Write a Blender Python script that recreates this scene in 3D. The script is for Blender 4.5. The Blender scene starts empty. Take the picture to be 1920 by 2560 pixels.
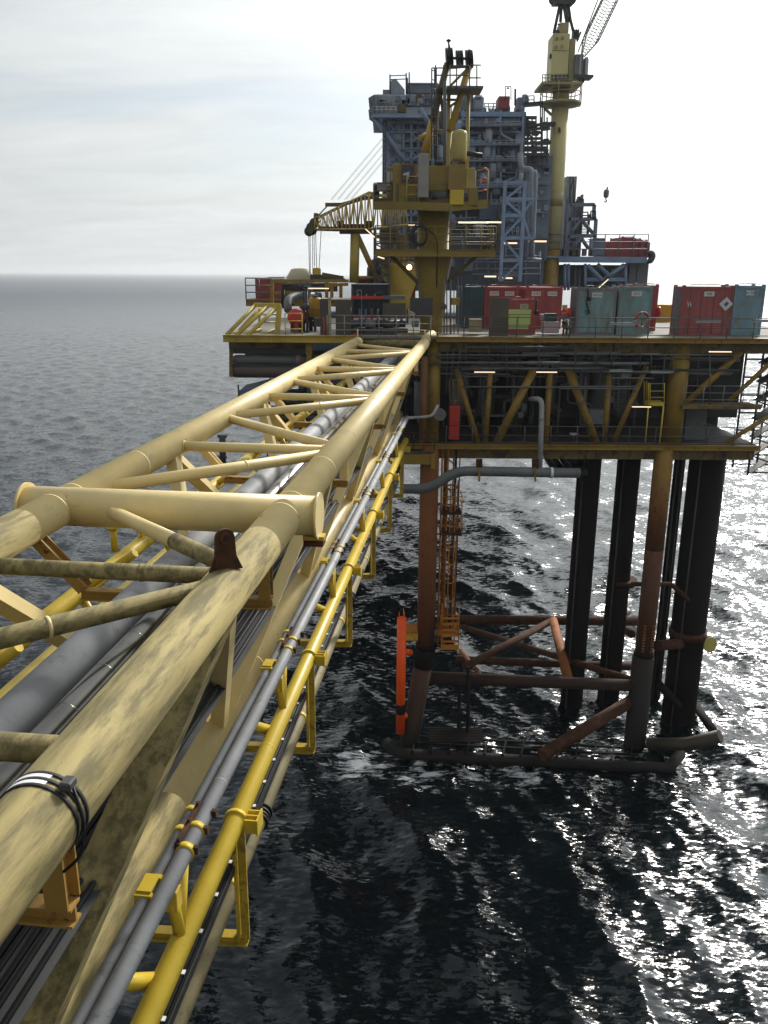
import bpy, math, random
import numpy as np
from mathutils import Vector, Matrix
random.seed(7)
R=math.radians
SC=bpy.context.scene
COL=SC.collection
# ---------------------------------------------------------------- camera
F=2070.0; PITCH=R(16.05); ROLL=R(0.35); H=30.0
cam=bpy.data.cameras.new('camera'); co=bpy.data.objects.new('camera',cam); COL.objects.link(co)
cam.sensor_fit='VERTICAL'; cam.sensor_height=24.0; cam.lens=24.0*F/2560.0
cam.clip_start=0.1; cam.clip_end=60000
co.location=(0,0,H)
co.rotation_euler=(Matrix.Rotation(R(90)-PITCH,3,'X') @ Matrix.Rotation(ROLL,3,'Z')).to_euler()
SC.camera=co
# ---------------------------------------------------------------- light
SUN_EL=R(33.0); SUN_AZ=R(29.0)          # azimuth clockwise from +Y
SUND=Vector((math.sin(SUN_AZ)*math.cos(SUN_EL),math.cos(SUN_AZ)*math.cos(SUN_EL),math.sin(SUN_EL)))
sl=bpy.data.lights.new('sun','SUN'); sl.energy=3.5; sl.angle=R(8.0); sl.color=(1.0,0.95,0.86)
so=bpy.data.objects.new('sun',sl); COL.objects.link(so)
so.rotation_euler=SUND.to_track_quat('Z','Y').to_euler()
W=bpy.data.worlds.new('World'); SC.world=W; W.use_nodes=True
nt=W.node_tree; N=nt.nodes; LK=nt.links
for n in list(N): N.remove(n)
def nd(t,**k):
    n=N.new(t)
    for a,b in k.items(): setattr(n,a,b)
    return n
sky=nd('ShaderNodeTexSky',sky_type='NISHITA',sun_disc=False,sun_elevation=SUN_EL,sun_rotation=SUN_AZ,
       air_density=1.0,dust_density=1.2,ozone_density=1.0,altitude=20)
tc=nd('ShaderNodeTexCoord')
sep=nd('ShaderNodeSeparateXYZ'); LK.new(tc.outputs['Generated'],sep.inputs[0])
def mth(op,a,b=None,clamp=False):
    n=nd('ShaderNodeMath',operation=op); n.use_clamp=clamp
    for i,v in enumerate((a,b)):
        if v is None: continue
        if isinstance(v,(int,float)): n.inputs[i].default_value=v
        else: LK.new(v,n.inputs[i])
    return n.outputs[0]
zz=mth('ADD',mth('MAXIMUM',sep.outputs[2],0.0),0.16)
cx=nd('ShaderNodeCombineXYZ'); LK.new(mth('DIVIDE',sep.outputs[0],zz),cx.inputs[0]); LK.new(mth('DIVIDE',sep.outputs[1],zz),cx.inputs[1])
mp=nd('ShaderNodeMapping'); mp.inputs['Scale'].default_value=(0.55,1.25,1); mp.inputs['Rotation'].default_value=(0,0,R(28)); mp.inputs['Location'].default_value=(3.1,0.4,0)
LK.new(cx.outputs[0],mp.inputs[0])
no=nd('ShaderNodeTexNoise'); no.inputs['Scale'].default_value=0.75; no.inputs['Detail'].default_value=6; no.inputs['Roughness'].default_value=0.52; no.inputs['Distortion'].default_value=0.5
LK.new(mp.outputs[0],no.inputs['Vector'])
cov=nd('ShaderNodeMapRange'); cov.interpolation_type='SMOOTHSTEP'; LK.new(no.outputs[0],cov.inputs[0])
for i,v in zip((1,2,3,4),(0.33,0.55,0.45,1.0)): cov.inputs[i].default_value=v
lowz=nd('ShaderNodeMapRange'); lowz.interpolation_type='SMOOTHSTEP'; LK.new(sep.outputs[2],lowz.inputs[0])
for i,v in zip((1,2,3,4),(0.02,0.30,1.0,0.0)): lowz.inputs[i].default_value=v
covm=mth('MAXIMUM',cov.outputs[0],lowz.outputs[0])
no2=nd('ShaderNodeTexNoise'); no2.inputs['Scale'].default_value=2.6; no2.inputs['Detail'].default_value=7; no2.inputs['Roughness'].default_value=0.58; no2.inputs['Distortion'].default_value=0.8
LK.new(mp.outputs[0],no2.inputs['Vector'])
# brightness of thin cloud grows towards the sun (forward scattering)
vd=nd('ShaderNodeVectorMath',operation='DOT_PRODUCT'); LK.new(tc.outputs['Generated'],vd.inputs[0]); vd.inputs[1].default_value=SUND
dt=mth('MAXIMUM',vd.outputs['Value'],0.0)
glow=mth('ADD',mth('MULTIPLY',mth('POWER',dt,5.0),9.0),mth('MULTIPLY',mth('POWER',dt,40.0),60.0))
nb=nd('ShaderNodeMapRange'); LK.new(mth('ADD',mth('MULTIPLY',no.outputs[0],.62),mth('MULTIPLY',no2.outputs[0],.38)),nb.inputs[0])
for i,v in zip((1,2,3,4),(0.36,0.68,5.4,7.5)): nb.inputs[i].default_value=v
cb=mth('ADD',mth('MULTIPLY',nb.outputs[0],mth('ADD',mth('MULTIPLY',vd.outputs['Value'],0.30),0.73)),glow)
cc=nd('ShaderNodeMix',data_type='RGBA',blend_type='MULTIPLY'); cc.inputs['Factor'].default_value=1.0
cc.inputs[6].default_value=(0.955,0.995,1.0,1)
cb3=nd('ShaderNodeCombineXYZ')
for i in range(3): LK.new(cb,cb3.inputs[i])
LK.new(cb3.outputs[0],cc.inputs[7])
mx=nd('ShaderNodeMix',data_type='RGBA'); LK.new(covm,mx.inputs['Factor']); LK.new(sky.outputs[0],mx.inputs[6]); LK.new(cc.outputs[2],mx.inputs[7])
bg=nd('ShaderNodeBackground'); bg.inputs['Strength'].default_value=0.115; LK.new(mx.outputs[2],bg.inputs['Color'])
ow=nd('ShaderNodeOutputWorld'); LK.new(bg.outputs[0],ow.inputs[0])
SC.view_settings.view_transform='Standard'; SC.view_settings.look='None'; SC.view_settings.exposure=0.0; SC.view_settings.gamma=1.0

# ---------------------------------------------------------------- coordinates
CP,SP,CR,SR=math.cos(PITCH),math.sin(PITCH),math.cos(ROLL),math.sin(ROLL)
def at(px,py,Y):
    "photo pixel (1920 wide) at forward distance Y -> world point"
    u=(px-960)/F; v=(py-1280)/F
    u,v=u*CR+v*SR,-u*SR+v*CR
    r=Vector((u,CP-v*SP,-SP-v*CP)); r*=Y/r.y
    return Vector((r.x,r.y,r.z+H))
def D(x,y,Y): return at(x*1.15733,y*1.15733,Y)
def V(x0,y0,x1):
    s=(x1-x0)/1659.0
    return lambda x,y,Y: at(x0+x*s,y0+y*s,Y)
AZ=R(6.28); AS,AC=math.sin(AZ),math.cos(AZ)
def B(L,t,h): return Vector((L*AC+t*AS,-L*AS+t*AC,H-h))
BU=Vector((AS,AC,0)); BR=Vector((AC,-AS,0)); UP=Vector((0,0,1))
# ---------------------------------------------------------------- mesh builder
class MB:
    def __init__(s): s.v=[]; s.f=[]; s.sm=[]; s.mi=[]; s.m=0
    def add(s,vs,fs,smooth=False):
        o=len(s.v); s.v+= [tuple(p) for p in vs]
        for i,f in enumerate(fs):
            s.f.append([o+j for j in f]); s.sm.append(smooth if isinstance(smooth,bool) else smooth[i]); s.mi.append(s.m)
        return s
    def tube(s,a,b,r,r2=None,n=14,caps=True):
        a=Vector(a);b=Vector(b); r2=r if r2 is None else r2
        d=b-a
        if d.length<1e-6: return s
        d.normalize(); x=d.orthogonal().normalized() if abs(d.z)>.95 else d.cross(UP).normalized(); y=d.cross(x)
        vs=[];fs=[];sm=[]
        for p,q in((a,r),(b,r2)):
            for i in range(n):
                t=2*math.pi*i/n; vs.append(p+x*(q*math.cos(t))+y*(q*math.sin(t)))
        for i in range(n): fs.append((i,n+i,n+(i+1)%n,(i+1)%n)); sm.append(True)
        if caps: fs+= [tuple(range(n)),tuple(range(2*n-1,n-1,-1))]; sm+=[False,False]
        return s.add(vs,fs,sm)
    def ring(s,a,d,r,w,n=18): d=Vector(d).normalized(); a=Vector(a); return s.tube(a-d*w/2,a+d*w/2,r,n=n)
    def path(s,pts,r,bend=0.0,n=12,k=5,caps=True):
        P=[Vector(p) for p in pts]; Q=[P[0]]
        for i in range(1,len(P)-1):
            if bend<=0: Q.append(P[i]); continue
            a=(P[i-1]-P[i]); c=(P[i+1]-P[i]); bd=min(bend,a.length*.48,c.length*.48); a=P[i]+a.normalized()*bd; c=P[i]+c.normalized()*bd
            for j in range(k+1):
                t=j/k; Q.append(a*(1-t)**2+P[i]*2*t*(1-t)+c*t*t)
        Q.append(P[-1])
        vs=[];fs=[];sm=[]; T=(Q[1]-Q[0]).normalized(); x=T.orthogonal().normalized()
        for i,p in enumerate(Q):
            if i==0: t=T
            elif i==len(Q)-1: t=(Q[i]-Q[i-1]).normalized()
            else: t=((Q[i+1]-Q[i]).normalized()+(Q[i]-Q[i-1]).normalized())
            if t.length<1e-6: t=T
            t.normalize(); x=(x-t*x.dot(t)).normalized(); y=t.cross(x)
            for j in range(n):
                q=2*math.pi*j/n; vs.append(p+x*(r*math.cos(q))+y*(r*math.sin(q)))
        for i in range(len(Q)-1):
            for j in range(n): fs.append((i*n+j,i*n+(j+1)%n,(i+1)*n+(j+1)%n,(i+1)*n+j)); sm.append(True)
        if caps: m=(len(Q)-1)*n; fs+=[tuple(range(n-1,-1,-1)),tuple(range(m,m+n))]; sm+=[False,False]
        return s.add(vs,fs,sm)
    def beam(s,a,b,w,h,up=UP):
        "rectangular bar from a to b, w across, h along up"
        a=Vector(a);b=Vector(b); d=(b-a).normalized(); up=Vector(up)
        if abs(d.dot(up))>.98: up=Vector((0,1,0)) if abs(d.y)<.9 else Vector((1,0,0))
        x=d.cross(up).normalized(); y=x.cross(d)
        vs=[p+x*(i*w/2)+y*(j*h/2) for p in(a,b) for i,j in((-1,-1),(1,-1),(1,1),(-1,1))]
        return s.add(vs,[(0,1,2,3),(7,6,5,4),(0,4,5,1),(1,5,6,2),(2,6,7,3),(3,7,4,0)])
    def ibeam(s,a,b,w,h,t=0.03,up=UP):
        a=Vector(a);b=Vector(b); d=(b-a).normalized(); up=Vector(up)
        if abs(d.dot(up))>.98: up=Vector((0,1,0))
        x=d.cross(up).normalized(); y=x.cross(d)
        o=y*(h/2-t/2)
        s.beam(a+o,b+o,w,t,up); s.beam(a-o,b-o,w,t,up); return s.beam(a,b,t,h-2*t-.002,up)
    def box(s,c,sz,bev=0.0,rz=0.0):
        c=Vector(c); M=Matrix.Rotation(rz,3,'Z'); x,y,z=[q/2 for q in sz]
        if bev<=0:
            vs=[c+M@Vector((i*x,j*y,k*z)) for k in(-1,1) for i,j in((-1,-1),(1,-1),(1,1),(-1,1))]
            return s.add(vs,[(3,2,1,0),(4,5,6,7),(0,1,5,4),(1,2,6,5),(2,3,7,6),(3,0,4,7)])
        b=min(bev,x*.9,y*.9,z*.9); vs=[];lay=[]
        for k,(e,zo) in enumerate(((b,-z),(0,-z+b),(0,z-b),(b,z))):
            ring=[(-x+b,-y+e),(x-b,-y+e),(x-e,-y+b),(x-e,y-b),(x-b,y-e),(-x+b,y-e),(-x+e,y-b),(-x+e,-y+b)]
            lay.append(len(vs)); vs+=[c+M@Vector((p,q,zo)) for p,q in ring]
        fs=[tuple(range(7,-1,-1)),tuple(range(24,32))]
        for k in range(3):
            for i in range(8): fs.append((k*8+i,k*8+(i+1)%8,k*8+8+(i+1)%8,k*8+8+i))
        return s.add(vs,fs)
    def bb(s,a,b,bev=0.0):
        "box by two opposite corners"
        a=Vector(a);b=Vector(b); return s.box((a+b)/2,[abs(q) for q in (b-a)],bev)
    def quad(s,pts,th,nrm):
        "flat plate from outline, thickness th along nrm"
        nrm=Vector(nrm).normalized()*th; P=[Vector(p) for p in pts]; n=len(P)
        fs=[tuple(range(n-1,-1,-1)),tuple(range(n,2*n))]+[(i,(i+1)%n,n+(i+1)%n,n+i) for i in range(n)]
        return s.add(P+[p+nrm for p in P],fs)
    def lathe(s,c,prof,n=20,axis=UP):
        c=Vector(c);d=Vector(axis).normalized(); x=d.orthogonal().normalized(); y=d.cross(x); vs=[];fs=[];sm=[]
        for r,z in prof:
            for i in range(n): q=2*math.pi*i/n; vs.append(c+d*z+x*(r*math.cos(q))+y*(r*math.sin(q)))
        for k in range(len(prof)-1):
            for i in range(n): fs.append((k*n+i,k*n+(i+1)%n,(k+1)*n+(i+1)%n,(k+1)*n+i)); sm.append(True)
        m=(len(prof)-1)*n; fs+=[tuple(range(n-1,-1,-1)),tuple(range(m,m+n))]; sm+=[False,False]
        return s.add(vs,fs,sm)
    def build(s,name,mat,parent=None,loc=None):
        if parent is not None: o=Vector(parent['_w']) if '_w' in parent else Vector(parent.location)
        elif loc is not None: o=Vector(loc)
        else:
            A=np.array(s.v); mn,mxx=A.min(0),A.max(0); o=Vector(((mn[0]+mxx[0])/2,(mn[1]+mxx[1])/2,mn[2]))
        me=bpy.data.meshes.new(name); me.from_pydata([tuple(Vector(p)-o) for p in s.v],[],s.f)
        me.polygons.foreach_set('use_smooth',s.sm)
        for m in (mat if isinstance(mat,(list,tuple)) else [mat]): me.materials.append(m)
        if any(s.mi): me.polygons.foreach_set('material_index',s.mi)
        me.update(); ob=bpy.data.objects.new(name,me); COL.objects.link(ob)
        if parent is not None: ob.parent=parent; ORG[ob.name]=o
        else: ob.location=o; ORG[ob.name]=o
        return ob
ORG={}
def sub(s_mb,name,mat,part):
    "sub-part under a part (part mesh origin equals its thing's origin)"
    o=ORG[part.name]; me_o=s_mb.build(name,mat,None,o); me_o.location=(0,0,0); me_o.parent=part; return me_o
def tag(o,label,cat,group=None):
    o['label']=label; o['category']=cat
    if group: o['group']=group
    return o
def thing(name,label,cat,loc,group=None):
    o=bpy.data.objects.new(name,None); COL.objects.link(o); o.location=loc; o.empty_display_size=.2
    return tag(o,label,cat,group)
def one(name,mb,mat,label,cat,group=None): return tag(mb.build(name,mat),label,cat,group)
def dup(root,d,label=None,group=None):
    r=root.copy(); COL.objects.link(r); r.location=Vector(root.location)+Vector(d)
    if label: r['label']=label
    if group: r['group']=group
    for ch in root.children:
        c=ch.copy(); COL.objects.link(c); c.parent=r
        for g in ch.children:
            e=g.copy(); COL.objects.link(e); e.parent=c
    return r
# ---------------------------------------------------------------- materials
MATS={}
def mat(name,col,rough=.5,metal=0.0,rust=0.0,rcol=(.075,.028,.012),scale=1.0,var=.18,rz=0.0,dis=.6,dirt=None,dirtamt=0.0,streak=(1,1,1),bump=.15,spec=.4):
    if name in MATS: return MATS[name]
    m=bpy.data.materials.new(name); m.use_nodes=True; t=m.node_tree; b=t.nodes['Principled BSDF']; L=t.links.new
    def n(k,**a):
        q=t.nodes.new(k)
        for x,y in a.items(): setattr(q,x,y)
        return q
    b.inputs['Roughness'].default_value=rough; b.inputs['Metallic'].default_value=metal; b.inputs['Specular IOR Level'].default_value=spec
    tc=n('ShaderNodeTexCoord'); oi=n('ShaderNodeObjectInfo')
    ad=n('ShaderNodeVectorMath',operation='MULTIPLY_ADD'); ad.inputs[1].default_value=(1,1,1)
    sc=n('ShaderNodeVectorMath',operation='SCALE'); sc.inputs['Scale'].default_value=37.0
    cx=n('ShaderNodeCombineXYZ'); L(oi.outputs['Random'],cx.inputs[0]); L(oi.outputs['Random'],cx.inputs[2]); L(cx.outputs[0],sc.inputs[0])
    L(tc.outputs['Object'],ad.inputs[0]); L(sc.outputs[0],ad.inputs[2])
    mp=n('ShaderNodeMapping'); mp.inputs['Scale'].default_value=[scale*q for q in streak]; 
    if rz:
        vr=n('ShaderNodeVectorRotate',rotation_type='Z_AXIS'); vr.inputs['Angle'].default_value=rz; L(ad.outputs[0],vr.inputs['Vector']); L(vr.outputs[0],mp.inputs[0])
    else: L(ad.outputs[0],mp.inputs[0])
    def noise(s,det=5,ro=.6,dis=0.0):
        q=n('ShaderNodeTexNoise'); q.inputs['Scale'].default_value=s; q.inputs['Detail'].default_value=det; q.inputs['Roughness'].default_value=ro; q.inputs['Distortion'].default_value=dis
        L(mp.outputs[0],q.inputs['Vector']); return q.outputs[0]
    def rng(x,a,c,d0=0.0,d1=1.0):
        q=n('ShaderNodeMapRange',interpolation_type='SMOOTHSTEP'); L(x,q.inputs[0])
        for i,v in zip((1,2,3,4),(a,c,d0,d1)): q.inputs[i].default_value=v
        return q.outputs[0]
    def mix(f,a,c):
        q=n('ShaderNodeMix',data_type='RGBA')
        if isinstance(f,float): q.inputs['Factor'].default_value=f
        else: L(f,q.inputs['Factor'])
        for i,v in((6,a),(7,c)):
            if isinstance(v,tuple): q.inputs[i].default_value=(*v,1)
            else: L(v,q.inputs[i])
        return q.outputs[2]
    n1=noise(.9,4,.6)
    c=mix(rng(n1,.3,.7),tuple(q*(1-var) for q in col),tuple(min(1,q*(1+var*.6)) for q in col))
    if dirt:
        nd_=noise(1.7,7,.68,dis); c=mix(rng(nd_,.66-.35*dirtamt,.78-.2*dirtamt,0.0,.9),c,dirt)
    if rust>0:
        nr=noise(4.3,8,.7,.3); rf=rng(nr,.70-.22*rust,.76-.18*rust,0.0,1.0)
        c=mix(rf,c,mix(rng(noise(9.0,3),.35,.65),rcol,tuple(q*2.6 for q in rcol)))
        rr=n('ShaderNodeMapRange'); L(rf,rr.inputs[0]); rr.inputs[3].default_value=rough; rr.inputs[4].default_value=.9; L(rr.outputs[0],b.inputs['Roughness'])
    L(c,b.inputs['Base Color'])
    if bump>0:
        bn=n('ShaderNodeBump'); bn.inputs['Strength'].default_value=bump; bn.inputs['Distance'].default_value=.02; L(noise(14.0,4),bn.inputs['Height']); L(bn.outputs[0],b.inputs['Normal'])
    MATS[name]=m; return m
AZ=R(6.28)
PALE=mat('pale_yellow_paint',(.76,.595,.27),.42,rust=.27,scale=.9,var=.12,dirt=(.50,.44,.30),dirtamt=.22,streak=(1,.7,1),rz=AZ)
ALGAE=mat('algae_stained_paint',(.305,.245,.10),.78,dirt=(.105,.088,.036),dirtamt=.72,rust=.16,scale=1.7,streak=(2.2,.30,2.2),bump=.3,var=.28,rz=AZ,dis=.1)
YEL=mat('bright_yellow_paint',(.62,.44,.04),.4,rust=.22,scale=1.0,var=.12,dirt=(.30,.22,.03),dirtamt=.1)
YELR=mat('rusty_yellow_paint',(.56,.38,.05),.5,rust=.62,scale=1.3)
OCH=mat('ochre_deck_paint',(.31,.195,.03),.55,rust=.40,scale=.8,dirt=(.14,.09,.03),dirtamt=.35)
OCHD=mat('soiled_ochre_paint',(.21,.15,.055),.65,rust=.5,scale=.7,dirt=(.05,.04,.03),dirtamt=.6)
RUST=mat('rusted_steel',(.085,.030,.012),.9,rust=.75,rcol=(.035,.014,.008),scale=1.6,var=.45,dirt=(.020,.014,.011),dirtamt=.62)
LEG=mat('rust_orange_leg',(.26,.088,.022),.75,rust=.5,scale=.45,dirt=(.06,.03,.02),dirtamt=.4,streak=(1.5,1.5,.5))
HANG=mat('shaded_hanger_paint',(.34,.20,.045),.6,rust=.62,scale=1.2)  # brown ochre with the hangers' shade put into its colour, plus rust
MATT=mat('matt_grey_pipe',(.30,.305,.315),.6,rust=.05,scale=.8,var=.2,dirt=(.13,.13,.13),dirtamt=.35)
ORAW=mat('orange_walkway_paint',(.50,.19,.02),.55,rust=.5,scale=1.0)
DARK=mat('dark_coated_steel',(.010,.009,.008),.85,rust=.28,rcol=(.016,.008,.005),scale=.6,streak=(2,2,.4),spec=.2)
BLK=mat('black_rubber',(.012,.012,.013),.55,var=.3)
DGR=mat('dark_grey_steel',(.058,.058,.060),.6,rust=.4,rcol=(.04,.02,.012),scale=1.0)
GRY=mat('grey_pipe_paint',(.33,.335,.345),.55,rust=.12,scale=1.0,dirt=(.17,.165,.15),dirtamt=.3,streak=(1,1,1))
MGR=mat('mid_grey_paint',(.15,.16,.16),.5,rust=.3,scale=1.0,dirt=(.08,.075,.07),dirtamt=.3)
STEEL=mat('insulation_cladding',(.27,.26,.235),.24,metal=1.0,var=.25,scale=1.2,bump=.05)
OLIVE=mat('olive_pipe_paint',(.23,.19,.095),.6,rust=.28,scale=1.1,dirt=(.12,.09,.05),dirtamt=.4)
BRKT=mat('bracket_yellow_paint',(.47,.32,.03),.5,rust=.5,scale=1.4,dirt=(.16,.10,.03),dirtamt=.4)
WHITE=mat('white_reflective',(.80,.80,.80),.4,var=.03,bump=0)
GALV=mat('galvanised_steel',(.27,.28,.28),.45,metal=.4,rust=.2,scale=1.5)
RAILD=mat('grimy_rail',(.10,.10,.10),.55,rust=.3,scale=1.5)

def bandmat(name,stops,amp=3.0,rough=.8):
    "old paint and rust changing with height above the sea, with ragged mottled borders"
    m=bpy.data.materials.new(name); m.use_nodes=True; t=m.node_tree; b=t.nodes['Principled BSDF']; L=t.links.new; b.inputs['Roughness'].default_value=rough
    g=t.nodes.new('ShaderNodeNewGeometry'); sp=t.nodes.new('ShaderNodeSeparateXYZ'); L(g.outputs['Position'],sp.inputs[0])
    mp=t.nodes.new('ShaderNodeMapping'); mp.inputs['Scale'].default_value=(1.6,1.6,.55); L(g.outputs['Position'],mp.inputs[0])
    def nz(s,d):
        q=t.nodes.new('ShaderNodeTexNoise'); q.inputs['Scale'].default_value=s; q.inputs['Detail'].default_value=d; q.inputs['Roughness'].default_value=.7; L(mp.outputs[0],q.inputs['Vector']); return q.outputs[0]
    a=t.nodes.new('ShaderNodeMath'); a.operation='MULTIPLY_ADD'; L(nz(1.0,8),a.inputs[0]); a.inputs[1].default_value=amp*2; a.inputs[2].default_value=-amp
    z=t.nodes.new('ShaderNodeMath'); z.operation='ADD'; L(a.outputs[0],z.inputs[0]); L(sp.outputs[2],z.inputs[1])
    mr=t.nodes.new('ShaderNodeMapRange'); L(z.outputs[0],mr.inputs[0]); mr.inputs[1].default_value=0; mr.inputs[2].default_value=22
    cr=t.nodes.new('ShaderNodeValToRGB'); L(mr.outputs[0],cr.inputs[0]); e=cr.color_ramp.elements
    while len(e)<len(stops): e.new(.5)
    for q,(h,c) in zip(e,stops): q.position=h/22; q.color=(*c,1)
    mx=t.nodes.new('ShaderNodeMix'); mx.data_type='RGBA'; r2=t.nodes.new('ShaderNodeMapRange'); L(nz(3.5,7),r2.inputs[0]); r2.inputs[1].default_value=.56; r2.inputs[2].default_value=.66; r2.inputs[4].default_value=.8; L(r2.outputs[0],mx.inputs['Factor']); L(cr.outputs[0],mx.inputs[6]); mx.inputs[7].default_value=(.030,.015,.010,1); L(mx.outputs[2],b.inputs['Base Color'])
    bp=t.nodes.new('ShaderNodeBump'); bp.inputs['Strength'].default_value=.35; bp.inputs['Distance'].default_value=.03; L(nz(7,5),bp.inputs['Height']); L(bp.outputs[0],b.inputs['Normal'])
    return m
LEGR=bandmat('weathered_yellow_leg',[(0,(.010,.012,.008)),(3.5,(.020,.015,.011)),(8.0,(.10,.036,.014)),(12.0,(.09,.038,.017)),(15.5,(.22,.085,.022)),(18.5,(.27,.155,.03))],2.6)
LEGL=bandmat('weathered_orange_leg',[(0,(.010,.012,.008)),(2.0,(.040,.018,.011)),(5.5,(.075,.030,.014)),(8.5,(.19,.065,.020)),(18,(.23,.080,.021))],2.0)
# ---------------------------------------------------------------- sea
def waves(X,Y):
    rs=np.random.RandomState(3); Z=np.zeros_like(X); DX=np.zeros_like(X); DY=np.zeros_like(X)
    rr=np.sqrt(X*X+Y*Y)
    for i in range(90):
        lam=0.9*(11/0.9)**(rs.rand()**.85); k=2*math.pi/lam
        th=math.radians(200)+rs.randn()*.62                      # wind from right-ahead
        a=.0037*lam**1.0*(.55+.9*rs.rand()); a=min(a,.036)
        ph=k*(X*math.cos(th)+Y*math.sin(th))+rs.rand()*6.283
        att=np.clip(1-(rr/ (lam*120))**1.6,0,1)
        Z+=a*att*np.cos(ph); q=.85*a*att*np.sin(ph)
        DX-=q*math.cos(th); DY-=q*math.sin(th)
    return X+DX,Y+DY,Z
def sea():
    ang=np.concatenate([np.linspace(-180,-46,20)[:-1],np.linspace(-46,46,620),np.linspace(46,180,20)[1:-1]])*math.pi/180
    r=np.concatenate([[0.5,6,12,16,19],np.geomspace(21,3200,980),np.geomspace(3400,40000,30)])
    A,Rr=np.meshgrid(ang,r); X=Rr*np.sin(A); Y=Rr*np.cos(A)
    X,Y,Z=waves(X,Y); nr,na=A.shape
    co_=np.stack([X,Y,Z-.95],-1).reshape(-1,3).astype(np.float32)
    i=np.arange(nr-1)[:,None]*na; j=np.arange(na)[None,:]; j2=(j+1)%na
    q=np.stack([i+j,i+j2,i+na+j2,i+na+j],-1).reshape(-1,4)
    q=q[:,::-1]
    me=bpy.data.meshes.new('sea'); me.vertices.add(len(co_)); me.vertices.foreach_set('co',co_.ravel())
    me.loops.add(q.size); me.loops.foreach_set('vertex_index',q.ravel().astype(np.int32))
    me.polygons.add(len(q)); me.polygons.foreach_set('loop_start',np.arange(0,q.size,4,dtype=np.int32)); me.polygons.foreach_set('loop_total',np.full(len(q),4,np.int32))
    me.polygons.foreach_set('use_smooth',np.ones(len(q),bool)); me.update(); me.validate()
    m=bpy.data.materials.new('sea_water'); m.use_nodes=True; t=m.node_tree; b=t.nodes['Principled BSDF']; L=t.links.new
    b.inputs['Base Color'].default_value=(.004,.0075,.009,1); b.inputs['Roughness'].default_value=.07; b.inputs['IOR'].default_value=1.33
    g=t.nodes.new('ShaderNodeNewGeometry'); mp=t.nodes.new('ShaderNodeMapping'); mp.inputs['Rotation'].default_value=(0,0,R(20)); mp.inputs['Scale'].default_value=(.62,1.5,1); L(g.outputs['Position'],mp.inputs[0])
    def nz(s,d,r): 
        q=t.nodes.new('ShaderNodeTexNoise'); q.inputs['Scale'].default_value=s; q.inputs['Detail'].default_value=d; q.inputs['Roughness'].default_value=r; q.inputs['Distortion'].default_value=.35; L(mp.outputs[0],q.inputs['Vector']); return q.outputs[0]
    def slope(sc,d,r,amp):
        q=t.nodes.new('ShaderNodeTexNoise'); q.inputs['Scale'].default_value=sc; q.inputs['Detail'].default_value=d; q.inputs['Roughness'].default_value=r; q.inputs['Distortion'].default_value=.3; L(mp.outputs[0],q.inputs['Vector'])
        a=t.nodes.new('ShaderNodeVectorMath'); a.operation='SUBTRACT'; L(q.outputs['Color'],a.inputs[0]); a.inputs[1].default_value=(.5,.5,.5)
        c=t.nodes.new('ShaderNodeVectorMath'); c.operation='MULTIPLY'; L(a.outputs[0],c.inputs[0]); c.inputs[1].default_value=(amp*.8,amp*1.2,0); return c.outputs[0]
    def vadd(a,c):
        q=t.nodes.new('ShaderNodeVectorMath'); q.operation='ADD'; L(a,q.inputs[0]); L(c,q.inputs[1]); return q.outputs[0]
    sl_=vadd(vadd(slope(.6,3,.55,.36),slope(2.3,3,.55,.85)),slope(6.0,3,.6,.45))
    nn=t.nodes.new('ShaderNodeVectorMath'); nn.operation='NORMALIZE'; L(vadd(g.outputs['Normal'],sl_),nn.inputs[0]); L(nn.outputs[0],b.inputs['Normal'])
    # unresolved chop: rougher, bluer water far from the platforms
    dc=t.nodes.new('ShaderNodeVectorMath'); dc.operation='DISTANCE'; L(g.outputs['Position'],dc.inputs[0]); dc.inputs[1].default_value=(0,40,0)
    fr=t.nodes.new('ShaderNodeMapRange'); fr.interpolation_type='SMOOTHSTEP'; L(dc.outputs['Value'],fr.inputs[0]); fr.inputs[1].default_value=60; fr.inputs[2].default_value=1400
    ro=t.nodes.new('ShaderNodeMapRange'); L(fr.outputs[0],ro.inputs[0]); ro.inputs[3].default_value=.12; ro.inputs[4].default_value=.42; L(ro.outputs[0],b.inputs['Roughness'])
    bc=t.nodes.new('ShaderNodeMix'); bc.data_type='RGBA'; L(fr.outputs[0],bc.inputs['Factor']); bc.inputs[6].default_value=(.004,.0075,.009,1); bc.inputs[7].default_value=(.022,.036,.052,1)
    # sparse foam flecks
    f=nz(.55,9,.66); mr=t.nodes.new('ShaderNodeMapRange'); L(f,mr.inputs[0]); mr.inputs[1].default_value=.715; mr.inputs[2].default_value=.78
    big=nz(.035,2,.5); mr2=t.nodes.new('ShaderNodeMapRange'); L(big,mr2.inputs[0]); mr2.inputs[1].default_value=.52; mr2.inputs[2].default_value=.62
    mu=t.nodes.new('ShaderNodeMath'); mu.operation='MULTIPLY'; L(mr.outputs[0],mu.inputs[0]); L(mr2.outputs[0],mu.inputs[1])
    mx=t.nodes.new('ShaderNodeMix'); mx.data_type='RGBA'; 
    # wash breaking round the jacket legs
    tot=mu.outputs[0]; ff=nz(1.3,8,.7)
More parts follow.
